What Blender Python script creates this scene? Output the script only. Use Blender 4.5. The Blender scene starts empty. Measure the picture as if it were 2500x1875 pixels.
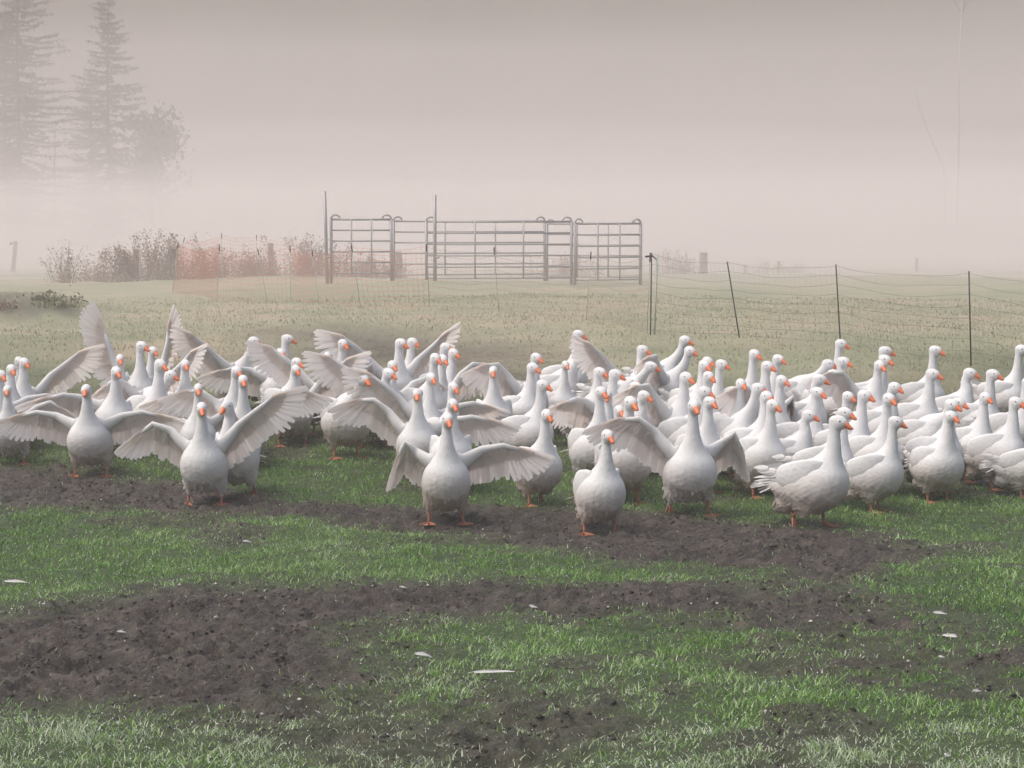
import bpy, math, random
import numpy as np
from mathutils import Matrix, Vector

random.seed(11)
SC = bpy.context.scene
COL = SC.collection
RAD = math.radians

# ---------------------------------------------------------------- camera
cam = bpy.data.objects.new('camera', bpy.data.cameras.new('camera')); COL.objects.link(cam); SC.camera = cam
cam.data.lens = 80; cam.data.sensor_width = 36; cam.data.clip_start = .1; cam.data.clip_end = 6000
cam.location = (0, 0, 2.3); cam.rotation_euler = (RAD(90 - 3.887), 0, 0)

# ---------------------------------------------------------------- sky, sun, exposure
SUN_EL, SUN_AZ = 60.0, -105.0         # the veiled sun stands high on the left
world = bpy.data.worlds.new('World'); SC.world = world; world.use_nodes = True
nt = world.node_tree; bg = nt.nodes['Background']
sky = nt.nodes.new('ShaderNodeTexSky'); sky.sky_type = 'NISHITA'; sky.sun_disc = False
sky.sun_elevation = RAD(SUN_EL); sky.sun_rotation = RAD(SUN_AZ)
sky.air_density = 1.0; sky.dust_density = 7.0; sky.ozone_density = 1.0
hs = nt.nodes.new('ShaderNodeHueSaturation'); hs.inputs['Saturation'].default_value = .85   # thin overcast above the mist
nt.links.new(sky.outputs[0], hs.inputs['Color']); nt.links.new(hs.outputs[0], bg.inputs[0])
bg.inputs[1].default_value = .15
sl = bpy.data.lights.new('sun', 'SUN'); sl.energy = .75; sl.angle = RAD(30); sl.color = (1.0, .955, .90)
sun = bpy.data.objects.new('sun', sl); COL.objects.link(sun)
sun.rotation_euler = (RAD(90 - SUN_EL), 0, RAD(180 - SUN_AZ)) 
_d = Vector((math.sin(RAD(SUN_AZ)) * math.cos(RAD(SUN_EL)), math.cos(RAD(SUN_AZ)) * math.cos(RAD(SUN_EL)), math.sin(RAD(SUN_EL))))
sun.rotation_euler = _d.to_track_quat('Z', 'Y').to_euler()
SC.view_settings.view_transform = 'Standard'; SC.view_settings.look = 'None'; SC.view_settings.gamma = 1
SC.view_settings.use_curve_mapping = False; SC.view_settings.exposure = .48
SC.cycles.use_denoising = True; SC.cycles.denoiser = 'OPENIMAGEDENOISE'
SC.cycles.volume_bounces = 4; SC.cycles.max_bounces = 9; SC.cycles.diffuse_bounces = 4; SC.cycles.transmission_bounces = 4

# ---------------------------------------------------------------- materials
MAT = {}
def material(name, color, rough=.75, spec=.3):
    m = bpy.data.materials.new(name); m.use_nodes = True; b = m.node_tree.nodes['Principled BSDF']
    b.inputs['Base Color'].default_value = (*color, 1); b.inputs['Roughness'].default_value = rough
    b.inputs['Specular IOR Level'].default_value = spec; MAT[name] = m; return m
class NT:
    """short hand for wiring a material's nodes"""
    def __init__(self, m): self.t = m.node_tree; self.b = self.t.nodes['Principled BSDF']
    def n(self, kind, **kw):
        x = self.t.nodes.new(kind)
        for k, v in kw.items():
            if k.startswith('_'): setattr(x, k[1:], v)
            else: x.inputs[k.replace('__', ' ')].default_value = v
        return x
    def l(self, a, b): self.t.links.new(a, b)
    def noise(self, vec, scale, detail=4, rough=.55):
        x = self.n('ShaderNodeTexNoise', Scale=scale, Detail=detail, Roughness=rough)
        if vec is not None: self.l(vec, x.inputs['Vector'])
        return x
    def ramp(self, fac, stops):
        x = self.n('ShaderNodeValToRGB'); e = x.color_ramp.elements
        while len(e) < len(stops): e.new(.5)
        for el, (p, c) in zip(e, stops): el.position = p; el.color = (*c, 1) if len(c) == 3 else c
        self.l(fac, x.inputs[0]); return x.outputs[0]
    def mix(self, fac, a, b, mode='MIX'):
        x = self.n('ShaderNodeMix', _data_type='RGBA', _blend_type=mode)
        for s, v in ((0, fac), (6, a), (7, b)):
            if hasattr(v, 'is_linked') or isinstance(v, bpy.types.NodeSocket): self.l(v, x.inputs[s])
            else: x.inputs[s].default_value = v if s == 0 else (*v, 1)
        return x.outputs[2]
    def math(self, op, a, b=0.0, clamp=False):
        x = self.n('ShaderNodeMath', _operation=op, _use_clamp=clamp)
        for s, v in ((0, a), (1, b)):
            if isinstance(v, bpy.types.NodeSocket): self.l(v, x.inputs[s])
            else: x.inputs[s].default_value = v
        return x.outputs[0]
    def bump(self, h, strength, dist):
        x = self.n('ShaderNodeBump', Strength=strength, Distance=dist); self.l(h, x.inputs['Height']); self.l(x.outputs[0], self.b.inputs['Normal'])

# white plumage: cream white, mud stains and painted-in shade low on the breast and belly
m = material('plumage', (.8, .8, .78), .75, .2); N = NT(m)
tc = N.n('ShaderNodeTexCoord'); sep = N.n('ShaderNodeSeparateXYZ'); N.l(tc.outputs['Object'], sep.inputs[0])
info = N.n('ShaderNodeObjectInfo')
vec = N.n('ShaderNodeVectorMath', _operation='ADD'); N.l(tc.outputs['Object'], vec.inputs[0]); 
comb = N.n('ShaderNodeCombineXYZ'); N.l(info.outputs['Random'], comb.inputs[0]); N.l(info.outputs['Random'], comb.inputs[1])
sc3 = N.n('ShaderNodeVectorMath', _operation='SCALE'); N.l(comb.outputs[0], sc3.inputs[0]); sc3.inputs['Scale'].default_value = 37.0
N.l(sc3.outputs[0], vec.inputs[1])
n1 = N.noise(vec.outputs[0], 7, 4, .6); n2 = N.noise(vec.outputs[0], 45, 3, .6)
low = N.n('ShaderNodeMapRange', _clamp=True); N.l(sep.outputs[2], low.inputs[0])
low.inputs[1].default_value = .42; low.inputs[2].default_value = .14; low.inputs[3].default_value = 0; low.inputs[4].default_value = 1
mud = N.math('MULTIPLY', low.outputs[0], N.math('MULTIPLY_ADD', n1.outputs[0], 1.5))  # covers mud stains plus underside shade put into the colour
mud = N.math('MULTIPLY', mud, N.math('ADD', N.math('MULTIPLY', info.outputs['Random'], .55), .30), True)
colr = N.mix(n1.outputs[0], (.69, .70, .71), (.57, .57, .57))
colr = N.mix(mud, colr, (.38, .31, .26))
N.l(colr, N.b.inputs['Base Color']); 
strt = N.n('ShaderNodeMapping'); strt.inputs['Scale'].default_value = (26, 60, 34); N.l(tc.outputs['Object'], strt.inputs[0])
scal = N.n('ShaderNodeTexVoronoi', Scale=1.0); N.l(strt.outputs[0], scal.inputs['Vector'])          # faint scalloped edges of the body feathers
N.bump(N.math('ADD', N.math('MULTIPLY', scal.outputs['Distance'], .7), n2.outputs[0]), .30, .009)
# wing feathers: thin, so light comes through them warm
def feathery(name, a, b, through, fac):
    m = material(name, a, .6, .2); N = NT(m)
    tc = N.n('ShaderNodeTexCoord'); n1 = N.noise(tc.outputs['Object'], 9, 3, .6)
    N.l(N.mix(n1.outputs[0], a, b), N.b.inputs['Base Color'])
    tr = N.n('ShaderNodeBsdfTranslucent'); tr.inputs[0].default_value = (*through, 1)
    mx = N.n('ShaderNodeMixShader', Fac=fac); N.l(N.b.outputs[0], mx.inputs[1]); N.l(tr.outputs[0], mx.inputs[2])
    N.l(mx.outputs[0], N.t.nodes['Material Output'].inputs['Surface'])
feathery('wing', (.86, .85, .84), (.80, .77, .74), (.95, .88, .83), .55)
feathery('covert', (.82, .80, .78), (.73, .67, .62), (.95, .83, .74), .5)
feathery('closed_feather', (.71, .715, .72), (.62, .61, .60), (.6, .55, .5), .12)
material('bill', (.68, .19, .085), .45, .4); material('eye', (.03, .045, .075), .15, .6)
m = material('leg', (.58, .20, .10), .55, .35); N = NT(m)
tc = N.n('ShaderNodeTexCoord'); n1 = N.noise(tc.outputs['Object'], 40, 3); N.l(N.mix(n1.outputs[0], (.44, .15, .075), (.20, .10, .07)), N.b.inputs['Base Color'])
# galvanised tube, weathered posts, twine
m = material('galvanised', (.42, .41, .41), .5, .5); N = NT(m); N.b.inputs['Metallic'].default_value = .35
tc = N.n('ShaderNodeTexCoord'); n1 = N.noise(tc.outputs['Object'], 6, 4); N.l(N.mix(n1.outputs[0], (.42, .41, .42), (.27, .255, .26)), N.b.inputs['Base Color'])
material('dark_post', (.035, .045, .04), .6, .3); material('pale_post', (.40, .43, .36), .6, .3); material('black_cap', (.015, .015, .015), .5, .4)
material('twine_dark', (.10, .11, .10), .8, .1); material('twine_pale', (.38, .42, .36), .8, .1); material('twine_orange', (.70, .23, .12), .7, .1); material('twine_rust', (.40, .22, .14), .7, .1)
m = material('grey_wood', (.17, .14, .12), .9, .1); N = NT(m); tc = N.n('ShaderNodeTexCoord')
n1 = N.noise(tc.outputs['Object'], 14, 5); N.l(N.mix(n1.outputs[0], (.22, .18, .155), (.09, .075, .065)), N.b.inputs['Base Color'])
m = material('bark', (.07, .055, .05), .95, .1)
m = material('birch_bark', (.38, .36, .34), .8, .1)
m = material('needles', (.085, .070, .062), .8, .1)
def leafy(name, a, b):
    m = material(name, a, .65, .2); N = NT(m); at = N.n('ShaderNodeAttribute', _attribute_name='tint'); N.l(N.mix(at.outputs['Fac'], a, b), N.b.inputs['Base Color'])
leafy('bramble_leaf', (.21, .15, .105), (.32, .23, .155))
material('bramble_stem', (.15, .11, .09), .9, .1); leafy('weed_leaf', (.13, .15, .075), (.20, .20, .10)); leafy('tree_leaf', (.05, .065, .03), (.09, .09, .045))
material('white_feather', (.50, .495, .48), .7, .2)
MUD = {   # bare, trodden earth: outlines in metres on the meadow
    'strip': [(-5.71, 20.36), (-5.13, 20.3), (-4.55, 20.24), (-3.98, 20.18), (-3.36, 19.76), (-2.83, 19.4), (-2.09, 18.96), (-1.62, 18.3), (-0.95, 18.16), (-0.48, 18.12), (0.0, 18.1), (0.55, 18.04), (1.11, 18.0), (1.8, 17.56), (2.48, 17.32), (2.75, 16.76), (3.27, 16.36), (3.29, 16.16), (2.66, 15.28), (2.25, 14.64), (1.8, 14.64), (1.32, 15.14), (0.8, 15.56), (0.41, 16.06), (0.0, 16.58), (-0.52, 17.02), (-0.9, 17.22), (-1.77, 17.76), (-2.62, 18.08), (-3.11, 18.1), (-3.61, 18.14), (-4.12, 18.18), (-4.61, 18.18), (-5.1, 18.18)],
    'wide': [(-3.76, 13.36), (-3.41, 13.4), (-3.05, 13.44), (-2.81, 13.94), (-2.39, 14.44), (-1.85, 14.92), (-1.52, 14.68), (-0.93, 14.84), (-0.46, 14.78), (0.0, 14.74), (0.38, 14.7), (0.75, 14.66), (1.28, 14.64), (1.76, 14.3), (2.21, 14.4), (2.43, 13.94), (2.63, 13.12), (2.79, 12.96), (2.7, 12.82), (2.21, 12.66), (1.82, 12.66), (1.51, 12.82), (1.07, 13.04), (0.69, 13.4), (0.35, 13.48), (0.0, 13.56), (-0.35, 13.42), (-0.7, 13.28), (-0.73, 12.66), (-0.63, 11.92), (-0.66, 11.32), (-0.87, 11.04), (-0.69, 10.76), (-0.88, 10.5), (-1.2, 10.46), (-1.65, 10.6), (-2.07, 10.82), (-2.45, 10.76), (-2.74, 10.74), (-3.03, 10.74)],
    'right': [(1.56, 12.06), (2.13, 12.3), (2.46, 12.3), (2.8, 12.3), (3.12, 12.24), (3.44, 12.2), (3.24, 11.48), (2.84, 11.54), (2.43, 11.6), (2.03, 11.72), (1.68, 11.82)],
    'sparse': [(-0.63, 10.78), (-0.32, 10.92), (0.0, 11.06), (0.51, 11.22), (0.81, 11.12), (0.7, 10.38), (0.45, 9.8), (0.0, 9.66), (-0.45, 9.8), (-0.74, 10.2)],
    'path': [(-3.34, 32.54), (-2.13, 33.78), (-0.55, 30.7), (0.1, 28.46), (-0.09, 26.1), (-1.21, 26.84), (-2.28, 28.14)],
    'far': [(-0.5, 27.98), (0.4, 27.92), (0.36, 24.98), (-0.46, 25.28)],
}
RIGHT_POSTS = [(1.94, 31.84, 0.86, 1.95, 31.84, 1.97), (3.1, 31.02, 0.84, 2.93, 31.02, 1.86), (4.34, 30.04, 0.79, 4.27, 30.04, 1.84), (5.52, 27.32, 0.67, 5.48, 27.32, 1.8), (7.02, 25.08, 0.52, 6.95, 25.08, 1.72), (8.55, 22.9, 0.36, 8.5, 22.9, 1.56)]
NEAR_POSTS = [(1.9, 32.0, 0.86, 1.94, 32.0, 1.94), (1.17, 35.8, 0.9, 1.24, 35.8, 1.92), (-0.22, 38.04, 0.95, -0.3, 38.04, 1.97), (-1.41, 38.9, 0.97, -1.46, 38.9, 2.02), (-2.61, 39.22, 0.95, -2.76, 39.22, 2.01), (-3.44, 40.62, 0.92, -3.56, 40.62, 1.91), (-4.09, 42.1, 0.92, -4.1, 42.1, 1.98), (-4.56, 42.44, 0.92, -4.73, 42.44, 1.91), (-5.62, 43.42, 0.95, -5.57, 43.42, 1.98), (-7.1, 47.56, 0.95, -6.97, 47.56, 2.0)]
BACK_POSTS = [(-8.11, 54.82, 1.02, -7.88, 54.82, 2.08), (-7.35, 57.74, 1.05, -7.35, 57.74, 2.17), (-6.54, 58.46, 1.04, -6.55, 58.46, 2.13), (-5.22, 58.98, 1.01, -5.19, 58.98, 1.98)]
# ---------------------------------------------------------------- terrain
_TY = np.array([-60, 0, 10, 15.5, 17, 19.5, 22, 24.5, 27, 30, 34, 40, 48, 58, 75, 95, 130, 400], float)
_TZ = np.array([.0, 0, 0, .0, .02, .11, .29, .47, .66, .80, .90, .96, .98, .97, .80, .62, .50, .50], float)
_fy = np.linspace(-60, 400, 4601); _fz = np.interp(_fy, _TY, _TZ)
_k = np.ones(15) / 15; _fz = np.convolve(np.pad(_fz, 7, mode='edge'), _k, mode='valid')
def terrain(x, y):
    """large shape of the meadow: flat in front, a gentle rise under the flock, a low crest by the pen"""
    x = np.asarray(x, float); y = np.asarray(y, float)
    z = np.interp(y, _fy, _fz)
    z = z + .36 * np.exp(-(((x + 8.4) / 1.35) ** 4 + ((y - 37.5) / 1.9) ** 2))          # the earth mound on the left
    z = z + .05 * np.sin(x * .31 + y * .17) * np.clip((y - 24) / 8, 0, 1) + .03 * np.sin(x * .83 - y * .41) * np.clip((y - 24) / 8, 0, 1)
    return z
# where every goose stands (metres), its heading, size, neck, turn of the head, trunk tilt, wings, stance and stride
FLOCK = [
    (-4.54, 20.53, -88, 0.89, 'upright', 8, 18, 'fold', 'droop', 0.135, 0, 'front goose half cut off by the left picture edge, one wing drooping'),
    (-4.76, 20.97, -65, 1.0, 'upright', 10, 11, 'fold', 'level', 0.1, 0, 'goose at the very left edge, second row behind the half cut goose'),
    (-4.72, 21.38, -78, 0.99, 'upright', 18, 18, 'fold', 'fold', 0.1, -1, 'goose peering out just right of the head at the left edge'),
    (-4.88, 22.34, -70, 0.92, 'upright', 15, 8, 'high', 'fold', 0.1, 0, 'left of the two rearmost heads by the left edge, a wing flung up'),
    (-4.74, 21.93, -70, 0.98, 'upright', 19, 14, 'fold', 'lift', 0.1, 0, 'right of the two rearmost heads by the left edge, a wing held out behind'),
    (-3.7, 19.9, -90, 1.01, 'upright', 0, 16, 'level', 'level', 0.135, 0, 'front goose at left with both wings held out level, feet on mud edge'),
    (-3.83, 22.12, -75, 0.99, 'upright', 0, 14, 'fold', 'fold', 0.1, 1, 'rear goose at left, directly behind and right of a lower head'),
    (-3.67, 20.87, -70, 1.02, 'upright', 10, 22, 'level', 'fold', 0.1, 0, "goose behind the left front goose's outstretched wing, facing right"),
    (-3.71, 22.43, -60, 1.01, 'tall', 24, 22, 'high', 'fold', 0.1, 1, 'rear left goose beneath two wings raised straight up, head turned right'),
    (-3.72, 22.96, -50, 0.95, 'upright', 0, 8, 'fold', 'high', 0.1, -1, 'goose tucked close behind the rear left goose with raised wings, one wing up'),
    (-3.38, 21.22, -52, 1.07, 'upright', 5, 18, 'fold', 'fold', 0.1, -1, 'goose with bright bill and long white neck below the raised wings'),
    (-3.51, 21.64, -40, 0.99, 'low', 10, 12, 'droop', 'lift', 0.1, 0, 'plump low-necked goose left of centre, bill pushed forward to the right'),
    (-3.11, 21.65, -85, 1.0, 'upright', 14, 14, 'fold', 'fold', 0.1, 1, 'small far head facing us between the raised wings and the wing tip at left'),
    (-2.78, 20.03, -78, 1.0, 'upright', 0, 16, 'fold', 'hang', 0.1, 1, 'goose immediately behind the big front flapping goose at left'),
    (-2.5, 18.42, -90, 1.04, 'upright', 12, 18, 'droop', 'lift', 0.135, 0, 'big front goose at left, left wing drooping and right wing raised high'),
    (-2.3, 18.84, -100, 1.09, 'curved', -15, 14, 'fold', 'fold', 0.135, 1, 'goose looking to the left behind the raised wing of the front goose'),
    (-2.63, 21.2, -65, 1.0, 'upright', 10, 14, 'level', 'fold', 0.1, 0, 'goose with a dark shaded wing, next to a taller goose facing us'),
    (-2.39, 20.3, -90, 1.0, 'tall', 14, 11, 'arch', 'arch', 0.1, 1, 'tall goose facing us with both wings arched, left of centre'),
    (-2.86, 23.55, -45, 1.0, 'lean', 28, 12, 'upout', 'fold', 0.1, 1, 'rear goose with one pointed wing stretched up to the left'),
    (-2.49, 23.78, -35, 0.98, 'upright', 23, 14, 'fold', 'fold', 0.1, 1, 'rear goose in profile to the right, nearest to the bare brown patch'),
    (-2.39, 22.94, -70, 1.0, 'curved', 14, 11, 'level', 'fold', 0.1, 0, 'goose showing little more than its crown behind a long pale wing'),
    (-2.19, 22.09, -55, 0.96, 'upright', 8, 8, 'fold', 'fold', 0.1, 0, 'goose whose head shows just above another head, left of centre'),
    (-2.1, 21.65, -72, 0.97, 'upright', 8, 14, 'fold', 'lift', 0.135, 0, 'goose with head right beneath another head, one wing rising to the right'),
    (-1.81, 22.18, -82, 1.01, 'upright', 0, 14, 'lift', 'fold', 0.135, 0, 'goose facing us at mid flock, wing swept up to its left'),
    (-1.73, 22.73, -72, 1.0, 'tall', 16, 22, 'fold', 'hang', 0.1, 0, 'rear goose with tall straight neck standing alone left of the pale raised wings'),
    (-1.22, 23.03, -55, 1.03, 'upright', 14, 18, 'lift', 'upout', 0.1, 0, 'rear goose with its head veiled by a raised pale wing, middle of flock'),
    (-1.14, 23.39, -40, 0.98, 'upright', 0, 18, 'fold', 'hang', 0.1, -1, 'rear goose looking right, small drooped wing at its right side'),
    (-1.2, 21.74, -68, 0.97, 'upright', 5, 14, 'lift', 'droop', 0.1, 0, 'goose with long wing swept up left, head just over a darker cheeked one'),
    (-1.29, 21.39, -52, 1.03, 'curved', 10, 8, 'fold', 'fold', 0.1, -1, 'goose with darker cheek and bright bill, low beside a taller one'),
    (-1.52, 20.78, -65, 1.15, 'low', 10, 10, 'fold', 'fold', 0.1, 0, 'goose bending down, round grey body alone on the grass, crown showing over a wing'),
    (-0.78, 20.56, -72, 0.98, 'tall', 5, 11, 'lift', 'level', 0.1, 1, 'tall goose in mid flock with both wings wide, behind the double winged pair'),
    (-0.81, 19.67, -90, 1.01, 'upright', 0, 12, 'arch', 'level', 0.1, -1, 'broad chested goose facing us with left wing arched, behind the front centre goose'),
    (-0.75, 23.01, -60, 0.98, 'upright', 23, 22, 'fold', 'fold', 0.1, 0, 'rearmost head of the tight cluster in mid flock'),
    (-0.68, 22.52, -55, 1.0, 'upright', 5, 11, 'fold', 'level', 0.1, 0, 'cluster goose in mid flock with a soft wing behind it on the right'),
    (-0.84, 21.71, -55, 1.07, 'upright', 0, 8, 'fold', 'fold', 0.1, -1, 'shaded head on the left of the tight cluster in mid flock'),
    (-0.73, 22.13, -70, 0.99, 'upright', 10, 14, 'fold', 'arch', 0.1, 0, 'cluster goose in mid flock holding out an arched wing to the right'),
    (-0.58, 20.06, -65, 1.0, 'upright', 5, 22, 'fold', 'fold', 0.1, 0, "goose looking right directly above another goose's head, behind the front centre goose"),
    (-0.17, 21.04, -90, 1.01, 'upright', 0, 14, 'fold', 'fold', 0.1, 0, 'lone goose facing us in the gap right of the arched wing'),
    (-0.51, 18.99, -85, 1.0, 'upright', 14, 16, 'fold', 'fold', 0.1, 1, 'goose facing us close behind the neck of the front centre goose'),
    (-0.51, 17.46, -85, 1.07, 'upright', 10, 20, 'hang', 'level', 0.135, 0, 'front centre goose with legs apart, right wing stretched out level'),
    (0.14, 22.03, -55, 1.0, 'upright', 6, 18, 'arch', 'fold', 0.1, -1, 'goose with a round fanned wing at its left, right of centre'),
    (0.08, 21.46, -45, 0.98, 'upright', 0, 18, 'fold', 'fold', 0.1, 0, 'goose directly under the one with the round fanned wing'),
    (0.49, 22.28, -78, 0.83, 'tall', 8, 14, 'fold', 'fold', 0.135, 0, 'goose with slim upright neck and full body standing clear, right of centre'),
    (0.14, 20.25, -40, 1.0, 'upright', 1, 14, 'fold', 'fold', 0.1, 0, 'goose with ruffled tail seen from the side, behind a front goose'),
    (0.21, 18.38, -65, 0.98, 'upright', 0, 14, 'fold', 'fold', 0.1, 1, 'closed winged goose striding just right of the stretched wing tip'),
    (0.55, 23.63, -30, 1.0, 'tall', 5, 12, 'fold', 'fold', 0.1, -1, 'highest rear head right of centre, goose in profile'),
    (0.43, 22.88, -28, 1.0, 'lean', 11, 16, 'fold', 'fold', 0.1, 1, 'goose whose bill lies just below the highest rear head'),
    (0.7, 21.32, -45, 0.95, 'upright', 5, 16, 'fold', 'fold', 0.1, -1, 'goose with ruffled tail and thick neck, centre right second row'),
    (0.81, 20.95, -40, 1.01, 'upright', 11, 14, 'level', 'fold', 0.1, 0, 'goose with a broad wing spread leftward behind a thick necked one'),
    (1.06, 21.03, -55, 0.9, 'upright', -12, 22, 'fold', 'fold', 0.1, 1, 'upper of two heads stacked close at centre right'),
    (1.0, 20.45, -45, 0.94, 'upright', 0, 18, 'fold', 'fold', 0.1, -1, 'lower of two heads stacked close at centre right'),
    (0.7, 19.42, -70, 1.01, 'tall', 6, 16, 'fold', 'fold', 0.1, 0, 'goose with very long neck rising behind the front goose with crossed tail'),
    (0.83, 19.77, -90, 0.97, 'upright', -6, 18, 'fold', 'fold', 0.1, 0, 'goose facing us whose bill touches its long necked neighbour'),
    (1.04, 20.06, -50, 0.99, 'curved', 5, 14, 'fold', 'fold', 0.1, 0, 'goose looking right above the outstretched wing, its neck curved'),
    (0.91, 18.46, -78, 1.1, 'upright', 14, 14, 'fold', 'fold', 0.1, -1, 'goose with large orange bill just above the outstretched wing'),
    (0.87, 19.02, -82, 0.93, 'upright', 8, 14, 'fold', 'fold', 0.135, 0, 'round bodied goose partly hidden by the outstretched wing, orange foot showing'),
    (0.66, 17.0, -72, 0.98, 'upright', 5, 20, 'fold', 'loose', 0.135, 0, 'front goose on mud with closed wings and tail quills poking out left'),
    (1.19, 22.66, -45, 1.0, 'upright', 11, 22, 'upout', 'fold', 0.1, 0, 'rear goose with a narrow wing pointing up to the left, right of centre'),
    (1.02, 22.32, -35, 1.01, 'low', 10, 8, 'fold', 'fold', 0.1, 0, 'goose with head lowered so only a bill tip shows, right of centre'),
    (1.54, 23.67, -32, 1.0, 'lean', -1, 11, 'fold', 'fold', 0.1, 0, 'rear goose in profile leaning forward, right of the narrow raised wing'),
    (1.53, 22.83, -25, 0.99, 'lean', -12, 14, 'arch', 'fold', 0.1, 1, 'goose with long profile bill below the forward leaning rear goose'),
    (1.76, 22.06, -45, 0.97, 'upright', -6, 8, 'fold', 'fold', 0.1, 0, 'goose almost hidden behind another head, right half of flock'),
    (1.69, 21.25, -58, 1.05, 'upright', -1, 14, 'fold', 'fold', 0.1, 0, 'goose covering another head directly behind it, right half of flock'),
    (1.86, 21.59, -50, 0.96, 'tall', 11, 6, 'fold', 'fold', 0.1, 0, 'slim goose with full white neck and chest beside two overlapping heads'),
    (1.43, 20.48, -45, 1.05, 'upright', -7, 14, 'arch', 'fold', 0.1, -1, 'goose with wide arched wing on its left, behind the flapping front goose'),
    (1.71, 20.75, -62, 0.99, 'upright', 5, 18, 'fold', 'fold', 0.1, 0, 'goose with bill pointing at the slim necked goose beside it'),
    (1.55, 20.01, -40, 1.04, 'curved', 5, 18, 'fold', 'fold', 0.1, 0, 'goose showing face only, behind the crown of a nearer goose'),
    (1.59, 19.06, -68, 1.0, 'upright', 11, 24, 'fold', 'fold', 0.1, 0, 'goose close behind the right shoulder of the flapping front goose'),
    (1.4, 17.89, -82, 1.08, 'tall', 5, 20, 'arch', 'hang', 0.135, -1, 'front goose right of centre with left wing swept out and a foot kicking'),
    (1.99, 20.45, -72, 0.99, 'upright', 5, 11, 'fold', 'fold', 0.1, 0, 'goose facing us with head in front of a spread wing, right half'),
    (2.25, 21.95, -60, 1.01, 'tall', 8, 14, 'fold', 'fold', 0.1, 0, 'rear goose on its own with upright neck, left of a pair'),
    (2.27, 21.42, -40, 0.99, 'upright', -6, 18, 'fold', 'fold', 0.1, 1, 'lower left head of the pair above a long arched wing'),
    (2.48, 22.24, -55, 0.97, 'upright', 11, 11, 'fold', 'fold', 0.1, 1, 'upper right head of the pair above a long arched wing'),
    (1.97, 20.01, -48, 1.02, 'lean', 11, 22, 'fold', 'fold', 0.1, 1, 'goose with full white throat beside the spread wing, right half'),
    (2.32, 20.61, -48, 0.99, 'upright', -4, 14, 'arch', 'hang', 0.1, 0, 'goose with wing half open in a long arch, right half of flock'),
    (2.07, 19.49, -50, 1.0, 'upright', -7, 18, 'fold', 'fold', 0.1, 0, 'goose masked by the head of a nearer goose, right half'),
    (2.06, 18.83, -58, 1.01, 'upright', 5, 18, 'fold', 'fold', 0.1, 1, 'goose with smooth grey flank and lifted pink foot, right front'),
    (2.33, 19.02, -38, 0.95, 'curved', 5, 11, 'fold', 'fold', 0.1, 0, 'goose with clean outline left of the big profile goose'),
    (2.31, 17.3, -35, 1.07, 'upright', 8, 14, 'fold', 'loose', 0.1, -1, 'big front goose in profile at right, orange feet in full stride'),
    (2.55, 18.44, -30, 0.98, 'upright', -7, 18, 'fold', 'fold', 0.1, 1, 'goose whose bill shows just over the head of the big profile goose'),
    (2.54, 19.93, -45, 0.98, 'upright', -7, 11, 'fold', 'fold', 0.1, 0, 'goose with a tall chest behind the clean outlined goose'),
    (2.68, 20.99, -35, 1.0, 'curved', 11, 16, 'fold', 'fold', 0.1, -1, 'goose with low head tucked under a drooping neck, rear right'),
    (2.76, 22.44, -28, 1.0, 'low', 8, 10, 'fold', 'fold', 0.1, 0, 'goose bowing its neck forward at the rear right'),
    (3.05, 21.94, -50, 0.98, 'upright', 11, 8, 'fold', 'fold', 0.1, 0, 'goose with bill showing just past the bowing goose'),
    (3.17, 22.96, -22, 1.0, 'tall', -7, 12, 'fold', 'fold', 0.1, 0, 'tallest rear goose beside the third netting post, in profile'),
    (3.52, 22.41, -28, 0.98, 'tall', 11, 12, 'fold', 'fold', 0.1, -1, 'topmost of three heads in a column, rear right'),
    (3.43, 21.92, -45, 1.0, 'upright', -1, 6, 'fold', 'fold', 0.1, 0, 'middle of three heads in a column, rear right'),
    (3.34, 21.42, -60, 1.02, 'upright', -7, 8, 'arch', 'fold', 0.1, 1, 'lowest of three heads in a column, wing arched to the left'),
    (2.84, 20.04, -45, 0.91, 'upright', -7, 14, 'fold', 'fold', 0.1, 1, 'goose with heavy cheek above the big profile goose'),
    (2.87, 19.51, -32, 1.01, 'upright', -7, 14, 'fold', 'fold', 0.1, -1, 'goose with sharp profile and slender neck, behind the big profile goose'),
    (3.3, 20.58, -40, 1.0, 'curved', -7, 9, 'fold', 'fold', 0.1, -1, 'goose with low head beside a grey wing, right side'),
    (3.05, 19.02, -55, 1.0, 'tall', -7, 14, 'fold', 'fold', 0.1, 0, 'long necked goose behind the small front goose at right'),
    (2.9, 18.05, -28, 0.95, 'upright', 5, 14, 'fold', 'loose', 0.1, 0, 'small front goose in side view at right with dark quills at the rump'),
    (4.02, 22.35, -35, 0.99, 'tall', -1, 16, 'fold', 'fold', 0.1, 0, 'rear goose standing tall left of the right end netting post'),
    (3.71, 20.92, -42, 1.0, 'upright', 5, 12, 'fold', 'fold', 0.1, 1, 'goose with shaded grey belly and clean neck, right side second row'),
    (4.15, 21.45, -28, 1.0, 'curved', -1, 16, 'fold', 'fold', 0.1, 0, 'goose with neck bent in a curve beneath the right end netting post'),
    (4.3, 21.01, -48, 1.0, 'upright', 14, 14, 'fold', 'fold', 0.1, 0, 'goose with ruffled tail tuft, last but one rear head on the right'),
    (4.84, 22.38, -30, 1.0, 'tall', -7, 6, 'fold', 'fold', 0.1, 1, 'goose rising highest at the right picture edge'),
    (3.63, 20.08, -45, 0.98, 'low', 5, 10, 'fold', 'fold', 0.1, 0, 'goose peeping from behind two heads near the right edge'),
    (3.55, 18.98, -52, 0.99, 'upright', 5, 18, 'fold', 'fold', 0.1, 0, 'goose with only face visible above the muddy bellied goose'),
    (3.49, 18.55, -65, 0.94, 'upright', 8, 14, 'fold', 'loose', 0.1, 0, 'muddy bellied goose with ruffled brown flank at right front'),
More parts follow.
